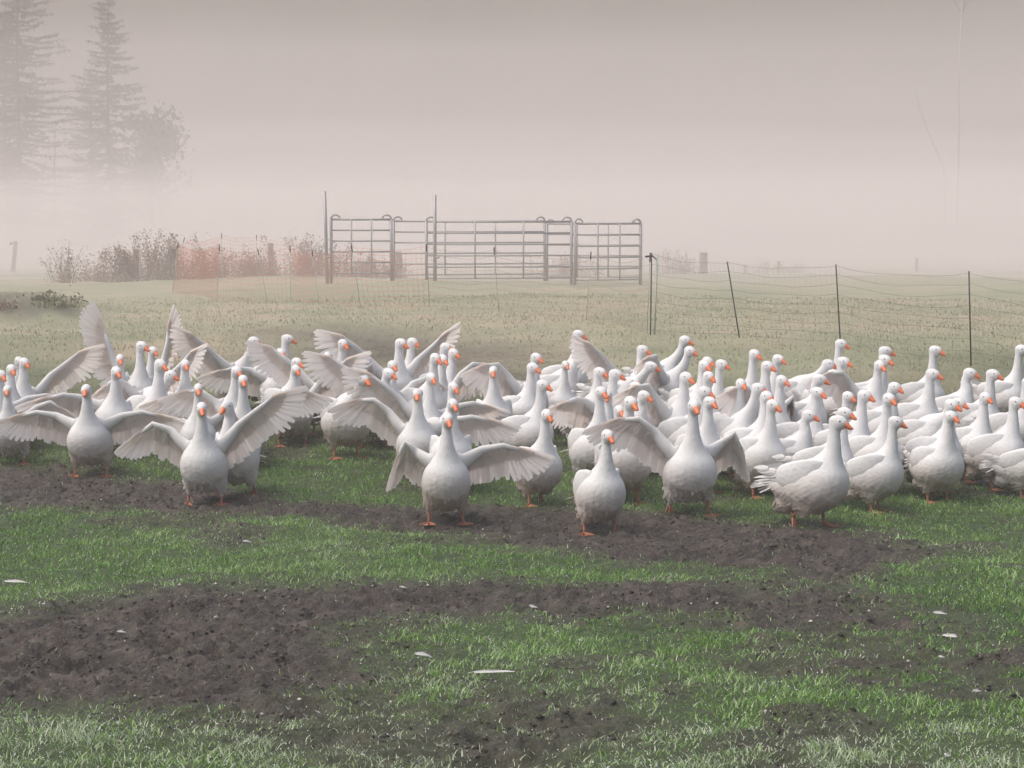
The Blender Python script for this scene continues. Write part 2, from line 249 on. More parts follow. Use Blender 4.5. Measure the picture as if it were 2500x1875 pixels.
    (3.98, 19.65, -50, 0.96, 'upright', -12, 18, 'fold', 'fold', 0.1, 1, 'goose with neat white neck right of the muddy bellied goose'),
    (4.12, 19.21, -40, 0.98, 'upright', -7, 18, 'fold', 'fold', 0.1, 0, 'goose with hunched back and big bill near the right edge'),
    (4.26, 18.83, -28, 0.81, 'upright', 5, 12, 'fold', 'loose', 0.1, 0, 'goose with only its rear half inside the right picture edge'),
    (4.48, 20.4, -40, 1.0, 'upright', 5, 14, 'fold', 'fold', 0.1, 0, 'goose with just a strip of neck inside the right picture edge'),
]
# ---------------------------------------------------------------- meadow
def fast_mesh(name, V, F, mat, smooth=False, attrs=None):
    """mesh from arrays; F is (n, k) with one polygon size"""
    me = bpy.data.meshes.new(name); V = np.asarray(V, np.float32); F = np.asarray(F, np.int32)
    n, k = F.shape
    me.vertices.add(len(V)); me.vertices.foreach_set('co', V.ravel())
    me.loops.add(n * k); me.loops.foreach_set('vertex_index', F.ravel())
    me.polygons.add(n); me.polygons.foreach_set('loop_start', np.arange(n, dtype=np.int32) * k)
    try: me.polygons.foreach_set('loop_total', np.full(n, k, np.int32))
    except Exception: pass
    if smooth: me.polygons.foreach_set('use_smooth', np.ones(n, bool))
    for key, val in (attrs or {}).items():
        a = me.attributes.new(key, 'FLOAT', 'POINT'); a.data.foreach_set('value', np.asarray(val, np.float32))
    me.update(calc_edges=True)
    if mat is not None: me.materials.append(mat)
    return me

def put(name, me, parent=None, **props):
    o = bpy.data.objects.new(name, me); COL.objects.link(o)
    if parent is not None: o.parent = parent
    for k, v in props.items(): o[k] = v
    return o

def hash2(i, j, s):
    h = (i.astype(np.int64) * 374761393 + j.astype(np.int64) * 668265263 + s * 1442695041) & 0x7fffffff
    h = ((h ^ (h >> 13)) * 1274126177) & 0x7fffffff
    return ((h ^ (h >> 16)) & 0xffff) / 65535.0
def vnoise(x, y, scale, seed=0):
    x = np.asarray(x) / scale; y = np.asarray(y) / scale
    i = np.floor(x).astype(np.int64); j = np.floor(y).astype(np.int64); u = x - i; v = y - j
    u = u * u * (3 - 2 * u); v = v * v * (3 - 2 * v)
    a = hash2(i, j, seed); b = hash2(i + 1, j, seed); c = hash2(i, j + 1, seed); d = hash2(i + 1, j + 1, seed)
    return (a * (1 - u) + b * u) * (1 - v) + (c * (1 - u) + d * u) * v
def fbm(x, y, scale, octaves=4, seed=0):
    t = 0; w = 0; a = 1.0
    for o in range(octaves): t = t + a * vnoise(x, y, scale / 2 ** o, seed + o * 17); w += a; a *= .55
    return t / w

def poly_dist(px, py, poly):
    """signed distance to an outline, positive inside"""
    P = np.array(poly, float); Q = np.roll(P, -1, 0)
    d2 = np.full(px.shape, 1e9); inside = np.zeros(px.shape, bool)
    for (ax, ay), (bx, by) in zip(P, Q):
        ex, ey = bx - ax, by - ay; L = ex * ex + ey * ey + 1e-12
        t = np.clip(((px - ax) * ex + (py - ay) * ey) / L, 0, 1)
        d2 = np.minimum(d2, (px - ax - t * ex) ** 2 + (py - ay - t * ey) ** 2)
        cr = ((ay > py) != (by > py)) & (px < (bx - ax) * (py - ay) / (by - ay + 1e-12) + ax)
        inside ^= cr
    d = np.sqrt(d2); return np.where(inside, d, -d)

def mudness(x, y):
    x = np.asarray(x, float); y = np.asarray(y, float); m = np.zeros(x.shape)
    sel = (np.abs(x) < 12) & (y > 8) & (y < 42); xs, ys = x[sel], y[sel]; r = np.zeros(xs.shape)
    wob = (fbm(xs, ys, .9, 4, 3) - .5) * .85 + (fbm(xs, ys, .16, 2, 9) - .5) * .55
    for key, soft, top in (('strip', .26, 1), ('wide', .42, 1), ('right', .3, .85), ('sparse', .5, .78), ('path', 1.2, .75), ('far', .8, .6)):
        d = poly_dist(xs, ys, MUD[key]) + wob * (1 if key in ('strip', 'wide') else 1.6)
        r = np.maximum(r, top * np.clip(d / soft * .5 + .5, 0, 1))
    mound = 1.1 * np.exp(-(((xs + 8.4) / 1.4) ** 4 + ((ys - 36.6) / 1.5) ** 2)) * np.clip(.2 + 2.6 * (fbm(xs, ys, .45, 4, 13) - .38), 0, 1)
    r = np.maximum(r, mound)
    thin = np.clip((fbm(xs, ys, .7, 3, 41) - .60) * 6, 0, .55) * np.clip((24 - ys) / 3, 0, 1)            # small worn spots anywhere
    m[sel] = np.maximum(r, thin); return m

RISE = .027
def relief(x, y, mud):
    """clods, hoof-deep dents and tussocks on top of the large shape"""
    near = np.clip((40 - y) / 15, 0, 1)
    clod = np.abs(fbm(x, y, .17, 3, 5) - .5) * -.17 + (fbm(x, y, .075, 2, 12) - .5) * .095
    dent = -np.clip(fbm(x, y, .75, 2, 23) - .58, 0, 1) * .34
    turf = (fbm(x, y, .35, 3, 31) - .5) * .06
    far = (fbm(x, y * .7, 2.4, 4, 77) - .5) * .20 * np.clip((y - 25) / 10, 0, 1)
    rel = near * (mud * (clod + dent + RISE) + (1 - mud) * turf) + far
    for s_ in FLOCK:                                         # the front birds have stamped the soil flat where they stand
        if s_[1] < 20.6:
            w = np.exp(-(((x - s_[0]) ** 2 + (y - s_[1]) ** 2) / .21 ** 2) ** 2); rel = rel * (1 - w) - .006 * w
    return rel

def ground_z(x, y):
    x = np.atleast_1d(np.asarray(x, float)); y = np.atleast_1d(np.asarray(y, float))
    return terrain(x, y) + relief(x, y, mudness(x, y))

rows = np.concatenate([np.linspace(-30, 6, 10), 8.2 * np.exp(np.linspace(0, math.log(30 / 8.2), 640)), 30.3 * np.exp(np.linspace(0, math.log(250 / 30.3), 170))])
inner = np.linspace(-1, 1, 380); outer = 1 + np.geomspace(.02, 1, 16)
cols = np.concatenate([-outer[::-1], inner, outer])
hw = .27 * np.maximum(rows, 7) + 1.6
U, Yg = np.meshgrid(cols, rows)
HW = np.repeat(hw[:, None], len(cols), 1)
Xg = np.where(np.abs(U) <= 1, U * HW, np.sign(U) * (HW + (np.abs(U) - 1) * (170 - HW)))
mudg = mudness(Xg.ravel(), Yg.ravel()); Zg = terrain(Xg.ravel(), Yg.ravel()) + relief(Xg.ravel(), Yg.ravel(), mudg)
nr, nc = Xg.shape; idx = np.arange(nr * nc).reshape(nr, nc)
Fq = np.stack([idx[:-1, :-1], idx[:-1, 1:], idx[1:, 1:], idx[1:, :-1]], -1).reshape(-1, 4)

m = material('meadow', (.08, .09, .04), .9, .32); N = NT(m)
geo = N.n('ShaderNodeNewGeometry'); at = N.n('ShaderNodeAttribute', _attribute_name='mud'); fa = N.n('ShaderNodeAttribute', _attribute_name='far')
n1 = N.noise(geo.outputs['Position'], 5, 6, .65); n2 = N.noise(geo.outputs['Position'], 38, 5, .7); n3 = N.noise(geo.outputs['Position'], .34, 6, .62); n4 = N.noise(geo.outputs['Position'], 14, 4, .6)
soil = N.ramp(n1.outputs[0], [(.30, (.015, .012, .0102)), (.52, (.043, .0345, .029)), (.70, (.094, .076, .064))])
soil = N.mix(N.ramp(n2.outputs[0], [(.53, (0, 0, 0)), (.70, (.7, .7, .7))]), soil, (.165, .136, .116))
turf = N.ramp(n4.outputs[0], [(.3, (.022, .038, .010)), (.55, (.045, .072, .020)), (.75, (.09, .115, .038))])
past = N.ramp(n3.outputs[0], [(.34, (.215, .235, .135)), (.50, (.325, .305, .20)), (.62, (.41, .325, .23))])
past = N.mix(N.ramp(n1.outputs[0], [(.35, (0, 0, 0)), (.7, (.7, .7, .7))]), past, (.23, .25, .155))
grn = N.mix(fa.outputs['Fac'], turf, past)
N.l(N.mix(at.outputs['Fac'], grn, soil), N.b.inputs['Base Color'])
rr = N.n('ShaderNodeMapRange'); N.l(n2.outputs[0], rr.inputs[0]); rr.inputs[3].default_value = .85; rr.inputs[4].default_value = .42; N.l(rr.outputs[0], N.b.inputs['Roughness'])
hgt = N.math('ADD', N.math('MULTIPLY', n2.outputs[0], .5), n4.outputs[0]); N.bump(hgt, 1.0, .045)
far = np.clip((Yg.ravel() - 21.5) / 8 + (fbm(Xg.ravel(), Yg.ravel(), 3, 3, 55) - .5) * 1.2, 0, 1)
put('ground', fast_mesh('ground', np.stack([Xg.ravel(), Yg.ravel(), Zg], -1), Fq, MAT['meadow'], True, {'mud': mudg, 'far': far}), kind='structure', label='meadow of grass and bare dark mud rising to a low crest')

# ---------------------------------------------------------------- grass blades
def grass_material(name, a, b, dead):
    m = material(name, a, .42, .5); N = NT(m); at = N.n('ShaderNodeAttribute', _attribute_name='tint')
    c = N.ramp(at.outputs['Fac'], [(0, a), (.55, b), (.80, tuple(.5 * p + .5 * q for p, q in zip(b, dead))), (1, dead)])
    N.l(c, N.b.inputs['Base Color'])
    tr = N.n('ShaderNodeBsdfTranslucent'); N.l(c, tr.inputs[0]); mx = N.n('ShaderNodeMixShader', Fac=.32)
    N.l(N.b.outputs[0], mx.inputs[1]); N.l(tr.outputs[0], mx.inputs[2]); N.l(mx.outputs[0], N.t.nodes['Material Output'].inputs['Surface'])
    return m
grass_material('grass_near', (.028, .115, .015), (.195, .385, .056), (.46, .53, .37))
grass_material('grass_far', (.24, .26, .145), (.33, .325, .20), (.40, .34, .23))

def blades(n, y0, y1, power, hmin, hmax, width, seed, keep, lean=.55, reach=3.2):
    """scattered bent blades; density falls with distance by 'power'"""
    g = np.random.default_rng(seed)
    t = g.random(n); p = power
    y = (y0 ** p + t * (y1 ** p - y0 ** p)) ** (1 / p)
    x = (g.random(n) * 2 - 1) * (.25 * y + reach)
    md = mudness(x, y); cl = fbm(x, y, .22, 3, 61)
    ok = g.random(n) < keep(md, cl, x, y); x, y, md, cl = x[ok], y[ok], md[ok], cl[ok]; n = len(x)
    z = terrain(x, y) + relief(x, y, md) - .006
    h = (hmin + (hmax - hmin) * g.random(n) ** 1.7) * (.45 + 1.1 * cl) * (1 - .45 * md)
    a = g.random(n) * 2 * math.pi; w = width * (.6 + .8 * g.random(n)); ln = h * lean * (.3 + g.random(n)); la = g.random(n) * 2 * math.pi
    dx, dy = np.cos(a) * w / 2, np.sin(a) * w / 2; lx, ly = np.cos(la) * ln, np.sin(la) * ln
    P = np.stack([x, y, z], -1)
    v0 = P + np.stack([-dx, -dy, 0 * h], -1); v1 = P + np.stack([dx, dy, 0 * h], -1)
    v2 = P + np.stack([dx * .8 + lx * .35, dy * .8 + ly * .35, h * .6], -1); v3 = P + np.stack([-dx * .8 + lx * .35, -dy * .8 + ly * .35, h * .6], -1)
    v4 = P + np.stack([lx, ly, h], -1)
    V = np.stack([v0, v1, v2, v3, v4], 1).reshape(-1, 3)
    b = np.arange(n)[:, None] * 5
    F = np.concatenate([b + [0, 1, 2], b + [0, 2, 3], b + [3, 2, 4]], 0)
    dewy = np.clip((10.75 - y + 1.2 * (fbm(x, y, 1.0, 2, 83) - .5)) / .7, 0, 1)                    # the band nearest the camera is grey with dew
    tone = np.clip(fbm(x, y, 1.3, 3, 71) * .9 - .16 + .75 * (g.random(n) - .40) + .5 * (cl - .5) + .35 * md + .50 * dewy, 0, 1)
    return V, F, np.repeat(tone, 5), v4

def keep_near(md, cl, x, y): return np.clip(1.10 - md * 1.08, .115, 1) ** 1.5 * np.clip(.35 + 1.3 * (cl - .25), .15, 1)
V, F, T, tips = blades(640000, 8.9, 24, 1.0, .016, .048, .0060, 1, keep_near, 1.15)
put('grass', fast_mesh('grass', V, F, MAT['grass_near'], False, {'tint': T}), kind='stuff', label='short dewy green grass between the muddy strips')
g_ = np.random.default_rng(5); pick = tips[g_.random(len(tips)) < np.where(tips[:, 1] < 10.6, .11, .05)]
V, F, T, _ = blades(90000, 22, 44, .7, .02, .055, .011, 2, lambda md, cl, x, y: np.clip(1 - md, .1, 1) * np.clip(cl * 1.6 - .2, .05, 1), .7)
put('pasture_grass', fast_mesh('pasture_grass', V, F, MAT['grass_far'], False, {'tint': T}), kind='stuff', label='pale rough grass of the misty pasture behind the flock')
# crumbs and clods of trodden soil
gc = np.random.default_rng(15); n = 75000; y = 9 + 12.5 * gc.random(n); x = (gc.random(n) * 2 - 1) * (.25 * y + 1.8); md = mudness(x, y); ok = (md > .45) & (gc.random(n) < .75 * md) & (vnoise(x, y, .35, 6) > .25)
x, y, md = x[ok], y[ok], md[ok]; n = len(x); r = (.004 + .016 * gc.random(n) ** 3)[:, None, None]; z = terrain(x, y) + relief(x, y, md)
o6 = np.array([(1, 0, 0), (-1, 0, 0), (0, 1, 0), (0, -1, 0), (0, 0, .75), (0, 0, -.6)], float)
V = np.stack([x, y, z], -1)[:, None, :] + o6[None] * r * gc.uniform(.6, 1.3, (n, 6, 1)) + gc.normal(0, .25, (n, 6, 3)) * r
f8 = np.array([(0, 2, 4), (2, 1, 4), (1, 3, 4), (3, 0, 4), (2, 0, 5), (1, 2, 5), (3, 1, 5), (0, 3, 5)])
m = material('clod', (.04, .032, .027), .7, .35); N = NT(m); at = N.n('ShaderNodeAttribute', _attribute_name='tint')
N.l(N.ramp(at.outputs['Fac'], [(0, (.014, .0115, .010)), (.7, (.055, .044, .037)), (1, (.15, .125, .105))]), N.b.inputs['Base Color'])
put('soil_clods', fast_mesh('soil_clods', V.reshape(-1, 3), (np.arange(n)[:, None, None] * 6 + f8[None]).reshape(-1, 3), MAT['clod'], False, {'tint': np.repeat(gc.random(n) ** 1.6, 6)}), kind='stuff', label='crumbs and clods of trodden dark soil')
# dew on the blade tips
r = (.0018 + .0028 * g_.random(len(pick)) ** 2)[:, None]
oct_ = np.array([(1, 0, 0), (-1, 0, 0), (0, 1, 0), (0, -1, 0), (0, 0, 1), (0, 0, -1)], float)
V = (pick[:, None, :] + oct_[None] * r[:, None, :]).reshape(-1, 3)
f8 = np.array([(0, 2, 4), (2, 1, 4), (1, 3, 4), (3, 0, 4), (2, 0, 5), (1, 2, 5), (3, 1, 5), (0, 3, 5)])
F = (np.arange(len(pick))[:, None, None] * 6 + f8[None]).reshape(-1, 3)
material('dew', (.75, .78, .78), .08, .8)
put('dew_drops', fast_mesh('dew_drops', V, F, MAT['dew'], True), kind='stuff', label='tiny bright dew drops on the grass tips')
# ---------------------------------------------------------------- geese
# a goose's own axes: +X is forward, +Y its left side, +Z up; it stands on Z = 0 and is about 0.80 m tall
def unit(v):
    v = np.asarray(v, float); return v / max(1e-9, np.linalg.norm(v))

def loft(stations, seg=16, up=(0, 0, 1)):
    """closed tube through (centre, radius across, radius along 'up'); returns verts, faces"""
    P = np.array([s[0] for s in stations], float); V = []; F = []
    n = len(P)
    for i in range(n):
        t = unit(P[min(i + 1, n - 1)] - P[max(i - 1, 0)])
        side = np.cross(np.asarray(up, float), t)
        if np.linalg.norm(side) < 1e-3: side = np.array([0, 1, 0])
        side = unit(side); vert = unit(np.cross(t, side))
        for k in range(seg):
            a = 2 * math.pi * k / seg
            V.append(P[i] + side * stations[i][1] * math.cos(a) + vert * stations[i][2] * math.sin(a))
    for i in range(n - 1):
        for k in range(seg):
            k2 = (k + 1) % seg
            F.append((i * seg + k, i * seg + k2, (i + 1) * seg + k2, (i + 1) * seg + k))
    V.append(P[0]); V.append(P[-1])
    for k in range(seg):
        k2 = (k + 1) % seg
        F.append((len(V) - 2, k2, k)); F.append((len(V) - 1, (n - 1) * seg + k, (n - 1) * seg + k2))
    return V, F

def ellipsoid(c, r, rot=None, nu=14, nv=9):
    V = []; F = []
    for j in range(nv + 1):
        th = math.pi * j / nv
        for i in range(nu):
            ph = 2 * math.pi * i / nu
            p = np.array([r[0] * math.cos(th), r[1] * math.sin(th) * math.cos(ph), r[2] * math.sin(th) * math.sin(ph)])
            if rot is not None: p = rot @ p
            V.append(p + np.asarray(c, float))
    for j in range(nv):
        for i in range(nu):
            i2 = (i + 1) % nu
            F.append((j * nu + i, (j + 1) * nu + i, (j + 1) * nu + i2, j * nu + i2))
    return V, F

class Soup:
    def __init__(self): self.v = []; self.f = []; self.m = []
    def add(self, vf, mi=0):
        o = len(self.v); self.m += [mi] * len(vf[1]); self.v += [tuple(p) for p in vf[0]]; self.f += [tuple(i + o for i in q) for q in vf[1]]; return self
    def mesh(self, name, material, smooth=True):
        me = bpy.data.meshes.new(name); me.from_pydata(self.v, [], self.f)
        for q in (material if isinstance(material, list) else [material]): me.materials.append(q)
        if any(self.m): me.polygons.foreach_set('material_index', self.m)
        if smooth: me.polygons.foreach_set('use_smooth', [True] * len(me.polygons))
        me.update(); return me

def rot_y(a):   # positive lifts the front end
    c, s = math.cos(a), math.sin(a); return np.array([[c, 0, -s], [0, 1, 0], [s, 0, c]])
def rot_z(a):
    c, s = math.cos(a), math.sin(a); return np.array([[c, -s, 0], [s, c, 0], [0, 0, 1]])

# neck shapes: (x, z, radius) from the chest up to the back of the head, for a level trunk
NECKS = {
    'upright': [(.070, .38, .150), (.118, .445, .126), (.148, .505, .086), (.164, .56, .059), (.174, .62, .048), (.181, .68, .0415), (.187, .728, .0415)],
    'tall':    [(.070, .38, .150), (.112, .450, .124), (.138, .515, .082), (.152, .58, .055), (.162, .65, .045), (.169, .72, .040), (.175, .772, .040)],
    'lean':    [(.070, .38, .150), (.130, .440, .128), (.182, .495, .088), (.230, .550, .062), (.265, .605, .049), (.288, .657, .042), (.303, .70, .041)],
    'curved':  [(.070, .38, .150), (.130, .440, .126), (.166, .495, .084), (.176, .548, .060), (.170, .595, .049), (.175, .637, .043), (.195, .668, .042)],
    'low':     [(.070, .38, .150), (.148, .430, .126), (.218, .468, .088), (.282, .503, .063), (.330, .545, .051), (.362, .585, .043), (.387, .612, .042)],
}
TRUNK = [(-.37, .405, .016, .045), (-.31, .385, .055, .085), (-.22, .345, .118, .135), (-.11, .305, .176, .180), (0, .292, .194, .198),
         (.09, .312, .188, .196), (.155, .345, .155, .172), (.205, .375, .108, .125), (.235, .392, .045, .05)]

def head_place(neck, head_yaw, pitch):
    """where the head is and how it is turned"""
    R_ = rot_y(pitch * .35)
    x, z, r = NECKS[neck][-1]
    q = R_ @ np.array([x, 0, z - .30]) + np.array([0, 0, .30])
    M = rot_z(math.radians(head_yaw)) @ rot_y(-math.radians(10))
    return q + M @ np.array([.022, 0, .026]), M

def body_mesh(neck, head_yaw, pitch, stance):
    s = Soup()
    Rt = rot_y(pitch); base = np.array([0, 0, .30])
    st = []
    for x, z, rv, rl in TRUNK:
        p = Rt @ np.array([x, 0, z - .30]) + base
        st.append((p, rl, rv))
    s.add(loft(st, 20))
    Rn = rot_y(pitch * .35)
    st = []
    for i, (x, z, r) in enumerate(NECKS[neck]):
        p = Rn @ np.array([x, 0, z - .30]) + base
        f = 1.0 if i > 2 else 1.04
        st.append((p, r * f, r))
    hp, M = head_place(neck, head_yaw, pitch)
    st.append((hp - M @ np.array([.012, 0, .004]), .040, .042))
    s.add(loft(st, 16, up=(-1, 0, .02)))
    s.add(ellipsoid(hp, (.074, .0485, .054), M))
    s.add(ellipsoid(hp + M @ np.array([.006, 0, -.016]), (.057, .0445, .042), M))
    for sg in (-1, 1):                                   # thighs and the loose flank feathers over them
        s.add(ellipsoid((-.02, sg * (stance * .74 + .02), .19), (.095, .062, .098), None, 10, 7))
        s.add(ellipsoid((-.008, sg * (stance * .97), .112), (.032, .027, .040), None, 8, 6))
    s.add(ellipsoid(Rt @ np.array([-.20, 0, -.075]) + base, (.12, .12, .09), Rt))
    tmp = bpy.data.objects.new('goose_body_source', s.mesh('goose_body_source', MAT['plumage'])); COL.objects.link(tmp)
    m = tmp.modifiers.new('weld', 'REMESH'); m.mode = 'VOXEL'; m.voxel_size = .0115; m.use_smooth_shade = True
    m2 = tmp.modifiers.new('soften', 'SMOOTH'); m2.factor = .5; m2.iterations = 12
    dg = bpy.context.evaluated_depsgraph_get(); dg.update()
    me = bpy.data.meshes.new_from_object(tmp.evaluated_get(dg)); me.name = 'body'
    src = tmp.data; bpy.data.objects.remove(tmp); bpy.data.meshes.remove(src)
    # let the breast flow into the neck
    n = len(me.vertices); ne = len(me.edges); co = np.empty(n * 3); me.vertices.foreach_get('co', co); co = co.reshape(-1, 3)
    ed = np.empty(ne * 2, np.int32); me.edges.foreach_get('vertices', ed); ed = ed.reshape(-1, 2)
    deg = np.bincount(ed.ravel(), minlength=n)[:, None]
    for it in range(45):
        av = np.stack([np.bincount(ed[:, 0], co[ed[:, 1], k], n) + np.bincount(ed[:, 1], co[ed[:, 0], k], n) for k in range(3)], 1) / np.maximum(deg, 1)
        wt = (np.clip((.585 - co[:, 2]) / .08, 0, 1) * np.clip((co[:, 2] - .24) / .12, 0, 1) * np.clip((co[:, 0] + .12) / .1, 0, 1))[:, None]
        co = co + (av - co) * wt * .6
    me.vertices.foreach_set('co', co.ravel()); me.update()
    # ruffled feathers: small uneven lumps, strongest low on the flanks and belly
    n = len(me.vertices); co = np.empty(n * 3); me.vertices.foreach_get('co', co); co = co.reshape(-1, 3)
    no = np.empty(n * 3); me.vertices.foreach_get('normal', no); no = no.reshape(-1, 3)
    low = np.clip((.42 - co[:, 2]) / .25, 0, 1)
    w = np.sin(co[:, 0] * 91 + 3 * np.sin(co[:, 2] * 33)) * np.sin(co[:, 2] * 104 + 2 * np.sin(co[:, 1] * 41)) + .6 * np.sin(co[:, 1] * 95 + co[:, 0] * 50)
    co += no * (w * .0030 * low)[:, None]
    me.vertices.foreach_set('co', co.ravel())
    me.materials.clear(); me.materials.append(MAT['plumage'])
    me.polygons.foreach_set('use_smooth', [True] * len(me.polygons)); me.update()
    return me

def contour_feathers(body, seed):
    """loose downy feathers along the belly, the thighs and under the rump"""
    n = len(body.vertices); co = np.empty(n * 3); body.vertices.foreach_get('co', co); co = co.reshape(-1, 3)
    no = np.empty(n * 3); body.vertices.foreach_get('normal', no); no = no.reshape(-1, 3)
    g = np.random.default_rng(seed); p = (np.clip((.24 - co[:, 2]) / .08, 0, 1) + .5 * np.clip((-.12 - co[:, 0]) / .1, 0, 1) * (co[:, 2] < .36)) * (co[:, 2] > .095) + 1e-9
    k = 420; i = g.choice(n, k, p=p / p.sum()); C = co[i] + g.normal(0, .003, (k, 3)); Nn = no[i]
    fl = np.array([-.75, 0, -.55]) + g.normal(0, .16, (k, 3)); d = fl - Nn * np.sum(fl * Nn, 1)[:, None]; d /= np.linalg.norm(d, axis=1)[:, None] + 1e-6
    low = np.clip((.30 - C[:, 2]) / .15, 0, 1)[:, None]
    d = d + Nn * (.05 + .16 * low * g.random((k, 1))); e = np.cross(Nn, d); L = (.024 + .022 * g.random((k, 1))) * (1 + .4 * low); w = L * .22
    V = np.stack([C - Nn * .002, C + d * L * .55 + e * w, C + d * L - Nn * .001, C + d * L * .55 - e * w], 1).reshape(-1, 3)
    me = bpy.data.meshes.new('contour_feathers'); me.from_pydata([tuple(v) for v in V], [], [tuple(range(q * 4, q * 4 + 4)) for q in range(k)]); me.materials.append(MAT['plumage']); me.update(); return me

def bill_mesh():
    s = Soup()
    st = [((.042, 0, -.004), .027, .030), ((.058, 0, -.007), .025, .0265), ((.075, 0, -.014), .0195, .0175), ((.094, 0, -.021), .017, .012), ((.107, 0, -.026), .013, .0075), ((.112, 0, -.0285), .006, .004)]
    s.add(loft(st, 12))
    s.add(loft([((.045, 0, -.026), .018, .007), ((.075, 0, -.031), .015, .006), ((.1, 0, -.034), .011, .004)], 10))
    return s.mesh('bill', MAT['bill'])

def eye_mesh():
    s = Soup(); s.add(ellipsoid((0, 0, 0), (.0065, .004, .0065), None, 8, 6)); return s.mesh('eye', MAT['eye'])

def leg_mesh(kind):
    """feathered shank to ankle; the webbed foot is its own piece"""
    s = Soup()
    if kind == 'planted':
        st = [((-.012, 0, .165), .017, .018), ((-.018, 0, .12), .0135, .0145), ((-.012, 0, .075), .0115, .0125), ((-.004, 0, .035), .011, .012), ((.004, 0, .012), .013, .014)]
    else:
        st = [((-.01, 0, .165), .017, .018), ((-.04, 0, .13), .0135, .0145), ((-.075, 0, .105), .0115, .0125), ((-.105, 0, .078), .012, .013)]
    s.add(loft(st, 8, up=(1, 0, 0)))
    return s.mesh('leg', MAT['leg'])

def foot_mesh(kind):
    s = Soup()
    o = np.array([.0, 0, .012]); tips = [(.085, .062), (.115, 0), (.085, -.062)]
    for tx, ty in tips:                                  # three toes, a knuckle half way, a claw
        d = np.array([tx, ty, 0])
        s.add(loft([(o, .0095, .0105), (o + d * .5 + (0, 0, -.001), .0075, .0085), (o + d * .93 + (0, 0, -.004), .006, .006), (o + d * 1.06 + (0, 0, -.007), .002, .002)], 6))
    s.add(loft([(o, .007, .008), (o + np.array([-.035, .006, -.004]), .003, .004)], 6))
    V = [o + (0, 0, .003)]; F = []
    edge = []
    for i in range(len(tips) - 1):
        for k in range(5):
            a = np.array([*tips[i], 0]); b = np.array([*tips[i + 1], 0]); t = k / 4
            sag = 1 - .16 * math.sin(math.pi * t)
            edge.append(o + (a * (1 - t) + b * t) * .94 * sag + np.array([0, 0, -.006]))
    V += edge; n = len(edge)
    for i in range(n - 1): F.append((0, i + 1, i + 2))
    m = len(V); V += [p - np.array([0, 0, .004]) for p in V[:]]
    F += [tuple(m + i for i in reversed(f)) for f in F[:]]
    for i in range(n - 1): F.append((i + 1, m + i + 1, m + i + 2, i + 2))
    s.add((V, F))
    if kind != 'planted':                                # the lifted foot hangs folded behind the shank
        A = rot_y(-math.radians(70)); off = np.array([-.105, 0, .078])
        s.v = [tuple(A @ (np.array(p) - (0, 0, .012)) * (1, .6, 1) + off) for p in s.v]
    return s.mesh('foot', MAT['leg'])

def feather(root, d, nrm, length, width, curl=.06, seg=5, pointed=False):
    """one vane feather: a shallow double strip with a rounded tip and a raised shaft"""
    root = np.asarray(root, float); d = unit(d); nrm = unit(np.asarray(nrm, float) - d * np.dot(nrm, d)); side = np.cross(nrm, d)
    V = []; F = []
    prof = [.55, .92, 1.0, .86, .58, .14] if pointed else [.55, .92, 1.0, 1.0, .92, .50]
    for i in range(seg + 1):
        t = i / seg
        c = root + d * length * t - nrm * curl * length * t * t
        w = width * .5 * prof[i]
        V += [c - side * w - nrm * .12 * w, c + nrm * .06 * width, c + side * w - nrm * .12 * w]
    for i in range(seg):
        a = i * 3
        F += [(a, a + 1, a + 4, a + 3), (a + 1, a + 2, a + 5, a + 4)]
    return V, F

def wing_frames(pose):
    return [np.array(p, float) for p in pose['arm']], unit(pose['sec']), unit(pose['prim'])

# wing poses given as (outward, up, backward) from the shoulder
WINGS = {
    'droop':  dict(arm=[(0, 0, 0), (.12, .12, .05), (.25, .15, .01), (.34, .08, .04)], sec=(.12, -.92, .35), prim=(.80, -.55, .25)),
    'arch':   dict(arm=[(0, 0, 0), (.10, .14, .05), (.22, .22, .01), (.33, .21, .04)], sec=(.30, -.90, .35), prim=(.95, -.28, .25)),
    'level':  dict(arm=[(0, 0, 0), (.13, .07, .05), (.29, .085, .01), (.41, .05, .04)], sec=(.12, -.93, .35), prim=(.95, -.24, .25)),
    'lift':   dict(arm=[(0, 0, 0), (.12, .15, .05), (.27, .25, .02), (.38, .33, .04)], sec=(.55, -.78, .35), prim=(.92, .28, .25)),
    'upout':  dict(arm=[(0, 0, 0), (.13, .11, .05), (.28, .22, .03), (.39, .30, .05)], sec=(.66, -.60, .40), prim=(.85, .45, .22)),
    'high':   dict(arm=[(0, 0, 0), (.08, .17, .05), (.13, .34, .05), (.16, .45, .08)], sec=(.90, .20, .38), prim=(.32, .92, .20)),
    'hang':   dict(arm=[(0, 0, 0), (.10, .05, .07), (.17, .11, .02), (.215, .02, .05)], sec=(.05, -.90, .45), prim=(.30, -.88, .35)),
}

